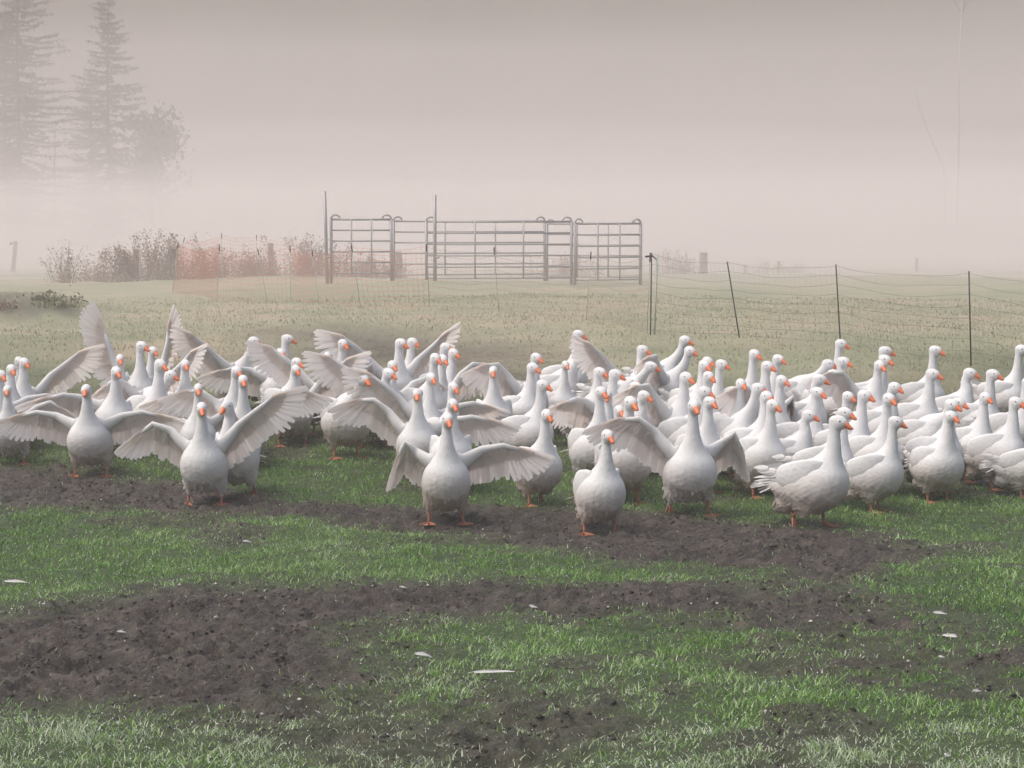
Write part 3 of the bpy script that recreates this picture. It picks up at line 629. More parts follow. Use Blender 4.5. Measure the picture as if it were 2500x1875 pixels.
def spread_wing(pose, sg):
    """returns (arm and covert mesh, flight feather mesh) for the side sg (+1 is the goose's left)"""
    P = WINGS[pose]
    conv = lambda v: np.array([-v[2], sg * v[0], v[1]])
    arm = [conv(p) for p in P['arm']]; ds = unit(conv(P['sec'])); dp = unit(conv(P['prim']))
    S, E, W, T = arm
    rng = random.Random(hash((len(pose), sg)) % 1000)
    def along(t):                                        # 0..1 along the leading edge with the skin fold bridging the elbow
        a = S * (1 - t) + W * t
        b = S * (1 - t / .5) + E * (t / .5) if t < .5 else E * (1 - (t - .5) / .5) + W * ((t - .5) / .5)
        return a * .35 + b * .65
    nrm = unit(np.cross(unit(W - S), ds)) * sg
    if nrm[0] > 0: nrm = -nrm                            # the upper side looks backward and up
    fl = Soup(); cov = Soup()
    jit = lambda a: rng.uniform(-a, a)
    n_sec = 15
    for i in range(n_sec):
        t = i / (n_sec - 1) * .98
        r = along(t); back = unit(conv((-.12, -.8, .6)))
        d = unit(ds * (.35 + .65 * t) + back * (.42 * (1 - t)) + np.array([jit(.05), jit(.05), jit(.05)]))
        L = (.205 + .03 * math.sin(math.pi * t)) * (1 + jit(.05))
        fl.add(feather(r + d * .015 + nrm * .002 * (i % 2), d, nrm, L, .056, .10))
        cov.add(feather(r - nrm * .006, d, nrm, L * .55, .046, .10))
        cov.add(feather(r + nrm * .010, d, nrm, L * .60, .046, .10))
        cov.add(feather(r + nrm * .014, unit(d + np.array([jit(.1), jit(.1), 0])), nrm, L * .34, .042, .05))
        cov.add(feather(r - nrm * .012, unit(d + np.array([jit(.1), jit(.1), 0])), nrm, L * .28, .042, .05))
    n_pr = 11
    for i in range(n_pr):
        t = i / (n_pr - 1)
        r = W * (1 - t) + T * t
        d = unit(ds * (1 - t) ** 1.2 + dp * (t ** .9 + .05) + np.array([jit(.03), jit(.03), jit(.03)]))
        L = (.215 + .085 * math.sin(math.pi * (.15 + .62 * t))) * (1 + jit(.04))
        fl.add(feather(r + nrm * .002 * (i % 2), d, nrm, L, .046 - .010 * t, .08))
        cov.add(feather(r - nrm * .006, d, nrm, L * .42, .036, .08))
        cov.add(feather(r + nrm * .008, d, nrm, L * .45, .036, .08))
    pts = [S - conv((.06, -.01, .0)), S] + [along(t) for t in (.2, .4, .5, .65, .8, 1)] + [W * .5 + T * .5, T, T + dp * .05]
    rad = [.060, .056, .044, .036, .033, .029, .025, .023, .018, .011, .004]
    cov.add(loft([(p + ds * r * .5, r, r * .8) for p, r in zip(pts, rad)], 10, up=nrm), 1)
    return cov.mesh('wing', [MAT['covert'], MAT['closed_feather']]), fl.mesh('flight_feathers', MAT['wing'])

def folded_wing(sg, pitch, loose):
    """the closed wing lies along the flank; its long quills cross over the rump"""
    Rt = rot_y(pitch); base = np.array([0, 0, .30])
    T = lambda p: Rt @ (np.array(p, float) - base) + base
    cov = Soup(); fl = Soup(); rng = random.Random(7 + sg)
    st = [(T((.165, sg * .085, .430)), .010, .018), (T((.12, sg * .124, .420)), .018, .062), (T((.04, sg * .150, .400)), .024, .100), (T((-.06, sg * .152, .395)), .028, .106),
          (T((-.15, sg * .138, .402)), .027, .090), (T((-.23, sg * .100, .404)), .016, .048), (T((-.315, sg * .060, .408)), .004, .010)]
    cov.add(loft(st, 14))
    for row, (x0, x1, L, z0) in enumerate(((.06, -.12, .10, .335), (-.02, -.20, .13, .35), (-.10, -.26, .15, .375))):
        for k in range(7):
            t = k / 6; x = x0 * (1 - t) + x1 * t
            y = .186 - .16 * max(0, -x - .02) ** 1.1 * 1.6 + loose * .02
            z = z0 + .018 * k + rng.uniform(-.006, .006)
            d = Rt @ unit((-1, sg * (-.30 + loose * .25), -.10 + .05 * k))
            fl.add(feather(T((x, sg * (y - .012), z)), d, Rt @ np.array([0, sg, .25]), L, .040, .10, pointed=True))
    for k in range(6):
        d = Rt @ unit((-1, sg * (-.22 + .05 * k * loose), .10 - .05 * k))
        fl.add(feather(T((-.20 - .012 * k, sg * (.115 - .006 * k), .425 - .014 * k)), d, Rt @ np.array([0, sg * .8, .6]), .225 - .014 * k, .027, .05, pointed=True))
    return cov.mesh('wing', MAT['plumage']), fl.mesh('flight_feathers', MAT['closed_feather'])

def tail_mesh(pitch):
    Rt = rot_y(pitch); base = np.array([0, 0, .30]); s = Soup()
    for k in range(11):
        a = (k - 5) / 5 * .62
        d = Rt @ unit((-math.cos(a), math.sin(a), .10 - .12 * abs(a)))
        s.add(feather(Rt @ (np.array([-.29, .045 * math.sin(a) * 2, .10 - .006 * abs(k - 5)])) + base, d, Rt @ np.array([0, 0, 1.]), .155, .036, .02, pointed=True))
    for k in range(7):
        a = (k - 3) / 3 * .7
        d = Rt @ unit((-math.cos(a), math.sin(a), -.25))
        s.add(feather(Rt @ (np.array([-.27, .05 * math.sin(a) * 2, .055])) + base, d, Rt @ np.array([0, 0, 1.]), .12, .042, .03, pointed=True))
    return s.mesh('tail', MAT['closed_feather'])

MESH_STORE = {}
def stored(key, make):
    if key not in MESH_STORE: MESH_STORE[key] = make()
    return MESH_STORE[key]

def child(name, mesh, parent, loc=None, M=None, scale=None):
    o = bpy.data.objects.new(name, mesh); COL.objects.link(o); o.parent = parent
    mat4 = Matrix.Identity(4)
    if M is not None: mat4 = Matrix(M.tolist()).to_4x4()
    if loc is not None: mat4.translation = Vector(tuple(loc))
    if scale is not None: mat4 = mat4 @ Matrix.Diagonal((*scale, 1))
    o.matrix_local = mat4
    return o

SHOULDER = np.array([.115, .135, .455])

def make_goose(x, y, z, turn, size, label, neck='upright', look=0, pitch=14, right='fold', left='fold', stance=.10, step=0, group='white geese of the running flock'):
    """turn is the heading about Z in degrees; look is how far the head is turned from it; right and left are the goose's own wings"""
    g = bpy.data.objects.new('goose', None); COL.objects.link(g); g.empty_display_size = .2
    g.location = (x, y, z); g.rotation_euler = (0, 0, math.radians(turn)); rs_ = random.Random(int(x * 991 + y * 577)); g.scale = (size * rs_.uniform(.95, 1.06), size * rs_.uniform(.90, 1.03), size)   # some birds are stouter than others
    g['label'] = label; g['category'] = 'goose'; g['group'] = group
    p = math.radians(pitch)
    bm_ = stored(('body', neck, look, pitch, stance), lambda: body_mesh(neck, look, p, stance))
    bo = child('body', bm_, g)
    child('contour_feathers', stored(('contour', neck, look, pitch, stance), lambda: contour_feathers(bm_, 5)), bo)['kind'] = 'stuff'
    hp, M = head_place(neck, look, p)
    child('bill', stored('bill', bill_mesh), g, hp, M)
    for sg in (-1, 1):
        child('eye', stored('eye', eye_mesh), g, hp + M @ np.array([.020, sg * .0405, .013]), M)
    for sg, w in ((-1, right), (1, left)):
        if w == 'fold' or w == 'loose':
            a, f = stored(('wing', w, sg, pitch), lambda: folded_wing(sg, p, 1.0 if w == 'loose' else 0.0))
            wo = child('wing', a, g)
        else:
            a, f = stored(('wing', w, sg), lambda: spread_wing(w, sg))
            sh = rot_y(p) @ (SHOULDER * (1, sg, 1) - (0, 0, .30)) + (0, 0, .30)
            wo = child('wing', a, g, sh, None, (1.09, 1.09, 1.09))
        child('flight_feathers', f, wo)['kind'] = 'stuff'
    child('tail', stored(('tail', pitch), lambda: tail_mesh(p)), g)
    for sg in (-1, 1):
        kind = 'lifted' if step == sg else 'planted'
        dx = 0 if step == 0 else (.035 if step != sg else -.02)
        lg = child('leg', stored(('leg', kind), lambda: leg_mesh(kind)), g, (dx, sg * stance, 0), rot_z(sg * .18))
        child('foot', stored(('foot', kind), lambda: foot_mesh(kind)), lg)
    return g
# ---------------------------------------------------------------- haze, mist and the hill beyond
def box_mesh(name, x0, x1, y0, y1, z0, z1, mat):
    me = bpy.data.meshes.new(name); v = [(x, y, z) for x in (x0, x1) for y in (y0, y1) for z in (z0, z1)]
    me.from_pydata(v, [], [(0, 1, 3, 2), (4, 6, 7, 5), (0, 4, 5, 1), (2, 3, 7, 6), (0, 2, 6, 4), (1, 5, 7, 3)]); me.materials.append(mat); return me
def air(name, density, color, g):
    m = bpy.data.materials.new(name); m.use_nodes = True; n = m.node_tree.nodes; n.remove(n['Principled BSDF'])
    p = n.new('ShaderNodeVolumePrincipled'); p.inputs['Density'].default_value = density; p.inputs['Color'].default_value = (*color, 1); p.inputs['Anisotropy'].default_value = g
    m.node_tree.links.new(p.outputs[0], n['Material Output'].inputs['Volume']); return m
HAZE = .0041
put('haze', box_mesh('haze', -190, 190, -40, 262, -1.6, 22.5, air('haze', HAZE, (.865, .81, .79), .1)), kind='stuff', label='thin morning haze over the whole meadow')
# the ground mist: a bank that thickens beyond the flock, lying on the far meadow
def mist_bank(top_d, top_z, seed):
    xs = np.linspace(-150, 150, 41); ys = np.array([25, 28, 32, 38, 46, 52, 58, 64, 70, 78, 86, 95, 110, 130, 150, 175, 210, 250.])
    ys = ys[ys >= top_d[0]]; X, Y = np.meshgrid(xs, ys)
    Z = np.repeat(np.interp(ys, top_d, top_z)[:, None], len(xs), 1) + 2.4 * (fbm(X, Y, 34, 2, seed) - .5) * np.clip((Y - 48) / 25, 0, 1) * (.25 if top_d[0] < 30 else 1)
    n, k = X.shape; V = [tuple(p) for p in np.stack([X.ravel(), Y.ravel(), Z.ravel()], -1)]
    V += [tuple(p) for p in np.stack([X.ravel(), Y.ravel(), np.full(X.size, -1.1 - .01 * (seed % 7))], -1)]
    I = np.arange(n * k).reshape(n, k); B = I + n * k; F = []
    for i in range(n - 1):
        for j in range(k - 1):
            F.append((I[i, j], I[i, j + 1], I[i + 1, j + 1], I[i + 1, j])); F.append((B[i, j], B[i + 1, j], B[i + 1, j + 1], B[i, j + 1]))
    for j in range(k - 1):
        F.append((B[0, j], B[0, j + 1], I[0, j + 1], I[0, j])); F.append((I[-1, j], I[-1, j + 1], B[-1, j + 1], B[-1, j]))
    for i in range(n - 1):
        F.append((I[i, 0], I[i + 1, 0], B[i + 1, 0], B[i, 0])); F.append((B[i, -1], B[i + 1, -1], I[i + 1, -1], I[i, -1]))
    me = bpy.data.meshes.new('mist'); me.from_pydata(V, [], [tuple(int(q) for q in f) for f in F]); me.update(); return me
for td, tz, dens, sd in (([25, 32, 45, 250], [-.5, 1.35, 2.1, 2.9], .0078, 73), ([46, 60, 85, 250], [-.8, 1.9, 4.2, 4.6], .013, 91), ([46, 62, 88, 250], [-.85, 2.4, 5.4, 5.2], .008, 57), ([46, 64, 92, 250], [-.9, 3.0, 6.9, 6.2], .006, 33), ([46, 66, 96, 250], [-.95, 4.6, 12.5, 11.5], .0040, 19)):
    me = mist_bank(td, tz, sd); me.materials.append(air('mist', dens, (.89, .84, .837), .1))
    put('mist', me, kind='stuff', label='white ground mist lying over the far meadow, thinning upwards')
# a dark wooded hillside across the valley, beyond the haze
hx = np.linspace(-1500, 1500, 121); prof = []
for q in (0, .25, .5, .75, 1.0): prof.append((620 + 420 * q, q))
V = []; 
for y, q in prof:
    for x in hx:
        h = 215 + 60 * math.sin(x * .0021 + .6) + 40 * (float(fbm(np.array([x]), np.array([y]), 260, 4, 8)[0]) - .5)
        V.append((x, y, -3 + h * q ** .9 + (9 * (float(fbm(np.array([x]), np.array([y * 3]), 30, 3, 4)[0]) - .5) if q > 0 else 0)))
k = len(hx); F = [(i * k + j, i * k + j + 1, (i + 1) * k + j + 1, (i + 1) * k + j) for i in range(len(prof) - 1) for j in range(k - 1)]
me = bpy.data.meshes.new('hills'); me.from_pydata(V, [], F)
m = material('wooded_hill', (.05, .045, .035), .95, .05); N = NT(m); geo = N.n('ShaderNodeNewGeometry'); n1 = N.noise(geo.outputs['Position'], .02, 5)
N.l(N.mix(n1.outputs[0], (.050, .046, .034), (.075, .060, .045)), N.b.inputs['Base Color']); me.materials.append(m)
put('hills', me, kind='structure', label='dark wooded hillside rising behind the fog')

# ---------------------------------------------------------------- trees
def tube(s, pts, r0, r1, seg=5):
    n = len(pts); st = [(np.array(p, float), r0 + (r1 - r0) * i / (n - 1), r0 + (r1 - r0) * i / (n - 1)) for i, p in enumerate(pts)]
    s.add(loft(st, seg, up=(.13, .99, .05)))

def thing(name, label, category, loc=(0, 0, 0), group=None, turn=0):
    o = bpy.data.objects.new(name, None); COL.objects.link(o); o.location = loc; o.rotation_euler = (0, 0, turn); o.empty_display_size = .3
    o['label'] = label; o['category'] = category
    if group: o['group'] = group
    return o

def spruce(x, y, h, spread, seed, label, bare=.22, gap=.2):
    rng = random.Random(seed); z = float(terrain(x, y))
    t = thing('spruce_tree', label, 'tree', (x, y, z - .1), 'trees standing in the fog at the left')
    s = Soup(); pts = [(0.04 * h * .1 * math.sin(i), .03 * math.cos(i * 1.3), h * i / 8) for i in range(9)]
    tube(s, pts, .17, .02, 8)
    Q = []; q = 0
    for lvl in range(int(h * 3.0)):
        zz = h * (bare * .6 + (1 - bare * .6) * lvl / (h * 3.0)); f = zz / h
        if f < bare and rng.random() < .55: continue
        for b in range(rng.randint(4, 6)):
            if rng.random() < gap: continue
            a = rng.uniform(0, 2 * math.pi); L = spread * (1 - f) ** .62 * rng.uniform(.35, 1.2) * (.75 if f < bare + .1 else 1) + .10
            droop = rng.uniform(-.32, -.08) + .35 * f
            tip = np.array([math.cos(a) * L, math.sin(a) * L, droop * L]); mid = tip * .5 + np.array([0, 0, -.06 * L])
            o = np.array([0, 0, zz]); tube(s, [o, o + mid, o + tip + np.array([0, 0, .05 * L])], .022, .006, 4)
            nn = int(L * 30) + 6
            for k in range(nn):                                  # hanging twigs clothed in needles
                u = rng.uniform(.12, 1.02); c = o + (mid * 2 * u if u < .5 else mid + (tip - mid) * (u - .5) * 2)
                w = rng.uniform(.07, .17) * (1.2 - .5 * u); d = np.array([rng.gauss(0, 1), rng.gauss(0, 1), -.7 + rng.gauss(0, .5)]); d /= np.linalg.norm(d)
                e = np.array([rng.gauss(0, 1), rng.gauss(0, 1), rng.gauss(0, 1)]); e = np.cross(d, e); e /= max(1e-6, np.linalg.norm(e))
                Q += [c - e * w * .32, c + e * w * .32, c + d * w * 2.1 + e * w * .12, c + d * w * 2.1 - e * w * .12]; q += 1
    put('trunk', s.mesh('trunk', MAT['bark']), t)
    put('crown', fast_mesh('crown', Q, np.arange(q * 4).reshape(-1, 4), MAT['needles']), t)
    return t

def broadleaf(x, y, h, spread, seed, label, leaves, leafmat, barkmat, lsize=.09, category='tree', name='broadleaf_tree', group='trees standing in the fog at the left', base_branch=.25, limbs=16):
    rng = random.Random(seed); z = float(terrain(x, y)); t = thing(name, label, category, (x, y, z - .05), group)
    s = Soup(); tube(s, [(0, 0, 0), (.05 * h * .3, .03, h * .35), (.02 * h, -.03, h * .7), (.03 * h, 0, h * .97)], .045 + h * .008, .012, 7)
    tips = []
    for b in range(limbs):
        f = rng.uniform(base_branch, .95); a = rng.uniform(0, 6.283); L = spread * (1 - .55 * f) * rng.uniform(.6, 1.1); up = rng.uniform(.2, .8)
        o = np.array([.03 * h * f, 0, h * f]); e = o + np.array([math.cos(a) * L, math.sin(a) * L, up * L]); mid = o * .5 + e * .5 + np.array([0, 0, .1 * L])
        tube(s, [o, mid, e], .014 + .004 * h * (1 - f), .006, 5); tips += [mid, e, o * .25 + e * .75]
        for k in range(2):
            e2 = mid + np.array([rng.gauss(0, .4), rng.gauss(0, .4), rng.uniform(.1, .6)]) * L * .7; tube(s, [mid, e2], .010, .004, 4); tips.append(e2)
    put('trunk', s.mesh('trunk', MAT[barkmat]), t)
    if leaves:
        g = np.random.default_rng(seed); T = np.array(tips)[g.integers(0, len(tips), leaves)] + g.normal(0, 1, (leaves, 3)) * np.array([.16, .16, .13]) * spread
        d = g.normal(0, 1, (leaves, 3)); d /= np.linalg.norm(d, axis=1)[:, None]; e = np.cross(d, g.normal(0, 1, (leaves, 3))); e /= np.linalg.norm(e, axis=1)[:, None]
        w = lsize * (.6 + .8 * g.random((leaves, 1)))
        V = np.stack([T - d * w, T + e * w * .5, T + d * w, T - e * w * .5], 1).reshape(-1, 3)
        put('crown', fast_mesh('crown', V, np.arange(leaves * 4).reshape(-1, 4), MAT[leafmat], False, {'tint': np.repeat(g.random(leaves), 4)}), t)
    return t

spruce(-32.3, 150, 21.2, 5.6, 3, 'tall dark spruce fading into fog with its top above the picture', .14, .10)
spruce(-26.6, 151, 18.4, 3.7, 9, 'slim spruce right of the tallest spruce, its spire just cut off', .10, .04)
spruce(-35.4, 160, 17.5, 3.9, 14, 'spruce at the left picture edge, half hidden by its tall neighbour', .2, .2)
spruce(-29.4, 160, 13.6, 3.6, 21, 'smaller spruce filling the gap between the two dark spires', .12, .15)
broadleaf(-24.6, 155, 8.8, 3.7, 5, 'pale rounded tree in the fog right of the spruces', 3200, 'tree_leaf', 'bark', .19)
broadleaf(-30.6, 152, 9.2, 2.6, 8, 'thin bare sapling in front of the spruces', 120, 'tree_leaf', 'bark', .09, limbs=10)
def birch(x, y, label):
    z = float(terrain(x, y)); t = thing('birch_tree', label, 'tree', (x, y, z - .1)); s = Soup()
    tube(s, [(0, 0, 0), (.05, 0, 5.4), (.02, .05, 11), (.16, 0, 17), (.05, 0, 20)], .075, .03, 8); put('trunk', s.mesh('trunk', MAT['birch_bark']), t)
    s = Soup(); tube(s, [(-.75, .1, .4), (-.73, .1, 5.0), (-.92, .1, 5.9), (-1.62, .15, 7.4), (-2.35, .2, 9.3), (-2.9, .25, 11.4)], .07, .02, 6); put('stem', s.mesh('stem', MAT['birch_bark']), t)
    s = Soup(); rng = random.Random(4)
    for k in range(10):
        f = rng.uniform(14, 19); a = rng.uniform(0, 6.28); L = rng.uniform(.8, 2.0)
        tube(s, [(0.05, 0, f), (math.cos(a) * L * .5, math.sin(a) * L * .5, f + L * .8), (math.cos(a) * L, math.sin(a) * L, f + L * .9)], .02, .005, 4)
    put('branch', s.mesh('branch', MAT['bark']), t)
birch(27.3, 140, 'ghostly pale birch trunk with one leaning limb at right')

# ---------------------------------------------------------------- brambles and tall weeds along the old fence line
def bramble(x, y, w, h, seed, label, leaves, stems=26, group='brambles along the old fence line', leafmat='bramble_leaf'):
    g = np.random.default_rng(seed); z = float(terrain(x, y)); t = thing('bramble_bush', label, 'bush', (x, y, z - .03), group)
    s = Soup(); C = []
    for k in range(stems):
        ox = g.normal(0, .28) * w; a = g.uniform(0, 6.28); L = h * g.uniform(.45, 1.1); out = g.uniform(.1, .5) * h
        e = np.array([ox + math.cos(a) * out, math.sin(a) * out * .6, L]); b = np.array([ox, g.normal(0, .2), 0]); mid = (b + e) / 2 + np.array([0, 0, .12 * L])
        tube(s, [b, mid, e], .007, .003, 4)
        for u in np.linspace(.25, 1, 9): C.append(b * (1 - u) ** 2 + 2 * u * (1 - u) * mid * 1.05 + u * u * e)
    put('stems', s.mesh('stems', MAT['bramble_stem']), t, kind='stuff')
    C = np.array(C); n = int(leaves * 2.8); P = C[g.integers(0, len(C), n)] + g.normal(0, .055, (n, 3))
    low = g.random(n) < .55; P[low] = np.stack([g.normal(0, .36, low.sum()) * w, g.normal(0, .3, low.sum()), np.abs(g.normal(0, .33, low.sum())) * h], -1)
    d = g.normal(0, 1, (n, 3)); d /= np.linalg.norm(d, axis=1)[:, None]; e = np.cross(d, g.normal(0, 1, (n, 3))); e /= np.linalg.norm(e, axis=1)[:, None]; q = .022 * (.6 + .9 * g.random((n, 1)))
    V = np.stack([P - d * q, P + e * q * .7, P + d * q, P - e * q * .7], 1).reshape(-1, 3)
    put('foliage', fast_mesh('foliage', V, np.arange(n * 4).reshape(-1, 4), MAT[leafmat], False, {'tint': np.repeat(g.random(n), 4)}), t)
for (px_, y, w, h, sd, lab, lv) in (
    (-11.3, 57.5, .5, 1.15, 1, 'thin wispy weed at the left end of the brambles', 260), (-10.2, 58.5, 1.5, 1.0, 2, 'broad low bramble bush at the left', 1900),
    (-9.1, 59.5, 1.3, 1.35, 3, 'tallest bramble bush with a bent shoot on top', 1900), (-8.0, 60.5, 1.2, .95, 4, 'bramble bush just left of the orange netting corner', 1500),
    (-6.9, 61.5, 1.0, .85, 5, 'bramble bush glowing through the orange netting corner', 1300), (-5.7, 62, .9, 1.25, 6, 'pointed bramble bush behind the orange netting', 1100),
    (-5.0, 62.5, .9, 1.1, 7, 'sparse bramble bush left of the tall steel post', 900), (-4.1, 63, .9, .75, 8, 'low bramble bush seen through the first pen panel', 800),
    (-3.4, 64, .8, .6, 12, 'low weeds right of the first pen panel', 500), (1.7, 68, 1.6, .75, 9, 'faint bushes seen through the right half of the pen', 900), (5.4, 74, 1.2, .9, 10, 'faint shrub right of the pen, left of a short post', 700),
    (9.3, 80, 1.6, .55, 11, 'faint tall weeds on the crest at right', 420)):
    bramble(px_, y, w, h * .88, sd, lab, lv)
bramble(-7.35, 36.7, .55, .20, 31, 'dark green weeds on the right flank of the earth mound', 420, 10, 'weeds on the earth mound', 'weed_leaf')
bramble(-8.3, 36.0, .60, .16, 32, 'low withered weeds at the foot of the earth mound by the left picture edge', 300, 10, 'weeds on the earth mound')
# ---------------------------------------------------------------- old wooden posts
def stake(x, y, h, r, tilt, label, insulator=False):
    z = float(terrain(x, y)); t = thing('wooden_post', label, 'post', (x, y, z - .05), 'old wooden fence posts'); s = Soup()
    tube(s, [(0, 0, 0), (tilt * h * .5, .01, h * .5), (tilt * h, 0, h)], r * 1.05, r * .95, 9); put('shaft', s.mesh('shaft', MAT['grey_wood']), t)
    if insulator:
        s = Soup(); s.add(ellipsoid((tilt * h - r * 2.2, 0, h * .93), (.05, .045, .05))); tube(s, [(tilt * h - r * 2.2, 0, h * .93), (tilt * h, 0, h * .93)], .015, .015, 6); put('insulator', s.mesh('insulator', MAT['black_cap']), t)
stake(-17.53, 80, 1.12, .075, .10, 'leaning grey wooden post with an insulator at far left', True)
stake(-10.4, 63, .85, .085, 0, 'dark wooden post half sunk in the brambles')
stake(-7.2, 68, 1.08, .085, 0, 'wooden post sticking up behind the orange netting')
stake(-3.29, 66, .82, .11, 0, 'short thick post seen through the pen')
stake(6.05, 72, .72, .13, 0, 'stubby post on the crest right of the pen')
stake(9.36, 80, .52, .06, 0, 'thin faint post on the crest behind the right netting')
stake(8.4, 82, .42, .05, 0, 'shortest faint post on the crest, left of a taller one')
stake(15.1, 85, .55, .06, 0, 'lonely faint post on the crest at far right')

# ---------------------------------------------------------------- electric netting
def netting(name, posts, label, post_mat, net_mat, strand_mat, n_rows, v_step, v_r, s_r, sag=.08, cap=True, extra=None, post_r=.0065):
    x0, y0, z0 = posts[0][:3]; t = thing(name, label, 'fence', (x0, y0, z0)); O = np.array([x0, y0, z0])
    for p in posts:
        b, e = np.array(p[:3]) - O, np.array(p[3:]) - O; s = Soup(); d = e - b
        tube(s, [b - d * .06, b + d * .5, e + d * .0], post_r, post_r, 8); po = put('post', s.mesh('post', MAT[post_mat]), t)
        if cap:
            s = Soup(); tube(s, [e - d * .09, e + d * .03], .010, .010, 8); put('cap', s.mesh('cap', MAT['black_cap']), po)
    if extra: extra(t, O)
    net = Soup()
    strands = [Soup() for _ in range(n_rows)]
    for i in range(len(posts) - 1):
        b0, e0 = np.array(posts[i][:3]) - O, np.array(posts[i][3:]) - O; b1, e1 = np.array(posts[i + 1][:3]) - O, np.array(posts[i + 1][3:]) - O
        L = np.linalg.norm(b1 - b0)
        def at(u, f):                                        # u along the bay, f up the post
            b = b0 * (1 - u) + b1 * u; e = e0 * (1 - u) + e1 * u
            p = b * (1 - f) + e * f
            gz = float(terrain(p[0] + O[0], p[1] + O[1])) - O[2]
            p[2] = max(p[2] - sag * 4 * u * (1 - u) * (.35 + .65 * f) * min(1, L / 2.2) + .012 * math.sin(u * 9 + f * 14 + i), gz + .015); return p
        m = max(4, int(L / .28))
        for r in range(n_rows):
            f = (r + .25) / (n_rows - .75) * .985
            tube(strands[r], [at(k / m, f) for k in range(m + 1)], s_r, s_r, 4)
        nv = max(3, int(L / v_step))
        for k in range(1, nv):
            u = k / nv; tube(net, [at(u, .01), at(u + .012 * math.sin(k * 1.7) / max(L, .5), .5), at(u, .985)], v_r, v_r, 3)
    for s in strands: put('strand', s.mesh('strand', MAT[strand_mat]), t)
    put('upright_strings', net.mesh('upright_strings', MAT[net_mat]), t, kind='stuff')
    return t

def corner_extra(t, O):
    s = Soup(); tube(s, [np.array((1.99, 31.80, .80)) - O, np.array((2.03, 31.80, 1.93)) - O], .014, .014, 8); put('brace_post', s.mesh('brace_post', MAT['pale_post']), t)
    s = Soup(); a = np.array((1.96, 31.8, 1.90)) - O
    tube(s, [a + (-.10, 0, .02), a + (0, -.02, .03), a + (.06, 0, -.02), a + (.07, 0, -.16)], .014, .007, 6); put('tie', s.mesh('tie', MAT['black_cap']), t)
netting('netting_fence', RIGHT_POSTS, 'dark green electric netting on four thin posts behind the flock at right', 'dark_post', 'twine_pale', 'twine_dark', 9, .075, .0015, .0016, .08, False, corner_extra, .0095)
netting('netting_fence', NEAR_POSTS[3:], 'orange electric netting stretched along the pasture below the left half of the pen', 'pale_post', 'twine_orange', 'twine_orange', 12, .085, .0021, .0021, .10)
netting('netting_fence', NEAR_POSTS[:4], 'faint pale netting on thin posts joining the orange netting to the dark corner posts', 'pale_post', 'twine_pale', 'twine_rust', 10, .10, .0013, .0020, .10)
netting('netting_fence', BACK_POSTS, 'orange electric netting running back past the brambles towards the pen', 'pale_post', 'twine_orange', 'twine_orange', 12, .085, .0022, .0022, .10)

# ---------------------------------------------------------------- tubular cattle pen
def panel(a, b, label, n_up, low=.16, h=1.58, loops=(True, True), rails=6):
    ax, ay = a; bx, by = b; L = math.hypot(bx - ax, by - ay); ang = math.atan2(by - ay, bx - ax)
    z = min(float(terrain(ax, ay)), float(terrain(bx, by)))
    t = thing('pen_panel', label, 'panel', (ax, ay, z), 'tubular panels of the cattle pen', ang)
    for x, dirn, lp in ((0, 1, loops[0]), (L, -1, loops[1])):
        s = Soup(); tube(s, [(x, 0, -.04), (x, 0, h * .5), (x, 0, h - .02)], .036, .036, 10); put('post', s.mesh('post', MAT['galvanised']), t)
        if lp:                                               # the bent hook over each end post
            s = Soup(); pts = [(x + dirn * (.11 - .11 * math.cos(q)), 0, h - .02 + .10 * math.sin(q)) for q in np.linspace(0, math.pi * .93, 9)]
            tube(s, pts, .022, .020, 8); put('hook', s.mesh('hook', MAT['galvanised']), t)
    for r in range(rails):
        zz = low + (h - .03 - low) * r / (rails - 1); s = Soup()
        tube(s, [(.030, 0, zz), (L / 2, 0, zz - .004), (L - .030, 0, zz)], .025 if r == rails - 1 else .0195, .025 if r == rails - 1 else .0195, 8); put('rail', s.mesh('rail', MAT['galvanised']), t)
    for k in range(n_up):
        x = L * (k + 1) / (n_up + 1); s = Soup(); tube(s, [(x, -.032, low - .02), (x, -.032, h - .03)], .020, .020, 8); put('upright', s.mesh('upright', MAT['galvanised']), t)
    return t
panel((-4.41, 55.6), (-2.96, 55.9), 'pen panel at the left end beside the tall leaning steel post', 2, .24)
panel((-2.98, 57.4), (.84, 58.6), 'long rear pen panel on the left, seen behind the front panel', 2, .2)
panel((.90, 58.8), (3.24, 57.6), 'rear pen panel on the right, thin lines behind the end panel', 2, .2)
panel((-2.09, 55.6), (1.46, 56.0), 'long front pen panel in the middle with a heavy top rail', 2, .17)
panel((1.55, 56.0), (3.22, 57.0), 'pen panel closing the right end of the pen', 2, .16)
def steel_post(x, y, h, tilt, label):
    z = float(terrain(x, y)); t = thing('steel_post', label, 'post', (x, y, z - .05), 'tall steel posts of the pen'); s = Soup()
    tube(s, [(0, 0, 0), (tilt * h * .5, 0, h * .5), (tilt * h, 0, h)], .045, .04, 10); put('shaft', s.mesh('shaft', MAT['galvanised']), t)
    s = Soup(); tube(s, [(tilt * h * .30 + .02, -.05, h * .30), (tilt * h * .30 + .11, -.05, h * .30)], .028, .028, 8); put('clamp', s.mesh('clamp', MAT['galvanised']), t)
steel_post(-4.50, 55.5, 2.28, -.025, 'tall leaning steel post at the left end of the pen')
steel_post(-1.87, 55.3, 2.16, 0, 'tall upright steel post at the left of the long front panel')
for (x, y, turn, size, neck, look, pitch, right, left, stance, step, label) in FLOCK:
    # the feet settle into the soil: take the mean relief under the two of them
    fx = np.array([x - .12, x + .12]); fy = np.array([y, y]); rz_ = float(relief(fx, fy, mudness(fx, fy)).mean())
    make_goose(x, y, float(terrain(x, y)) + rz_ - .003, turn, size, label, neck, look, pitch, right, left, stance, step)

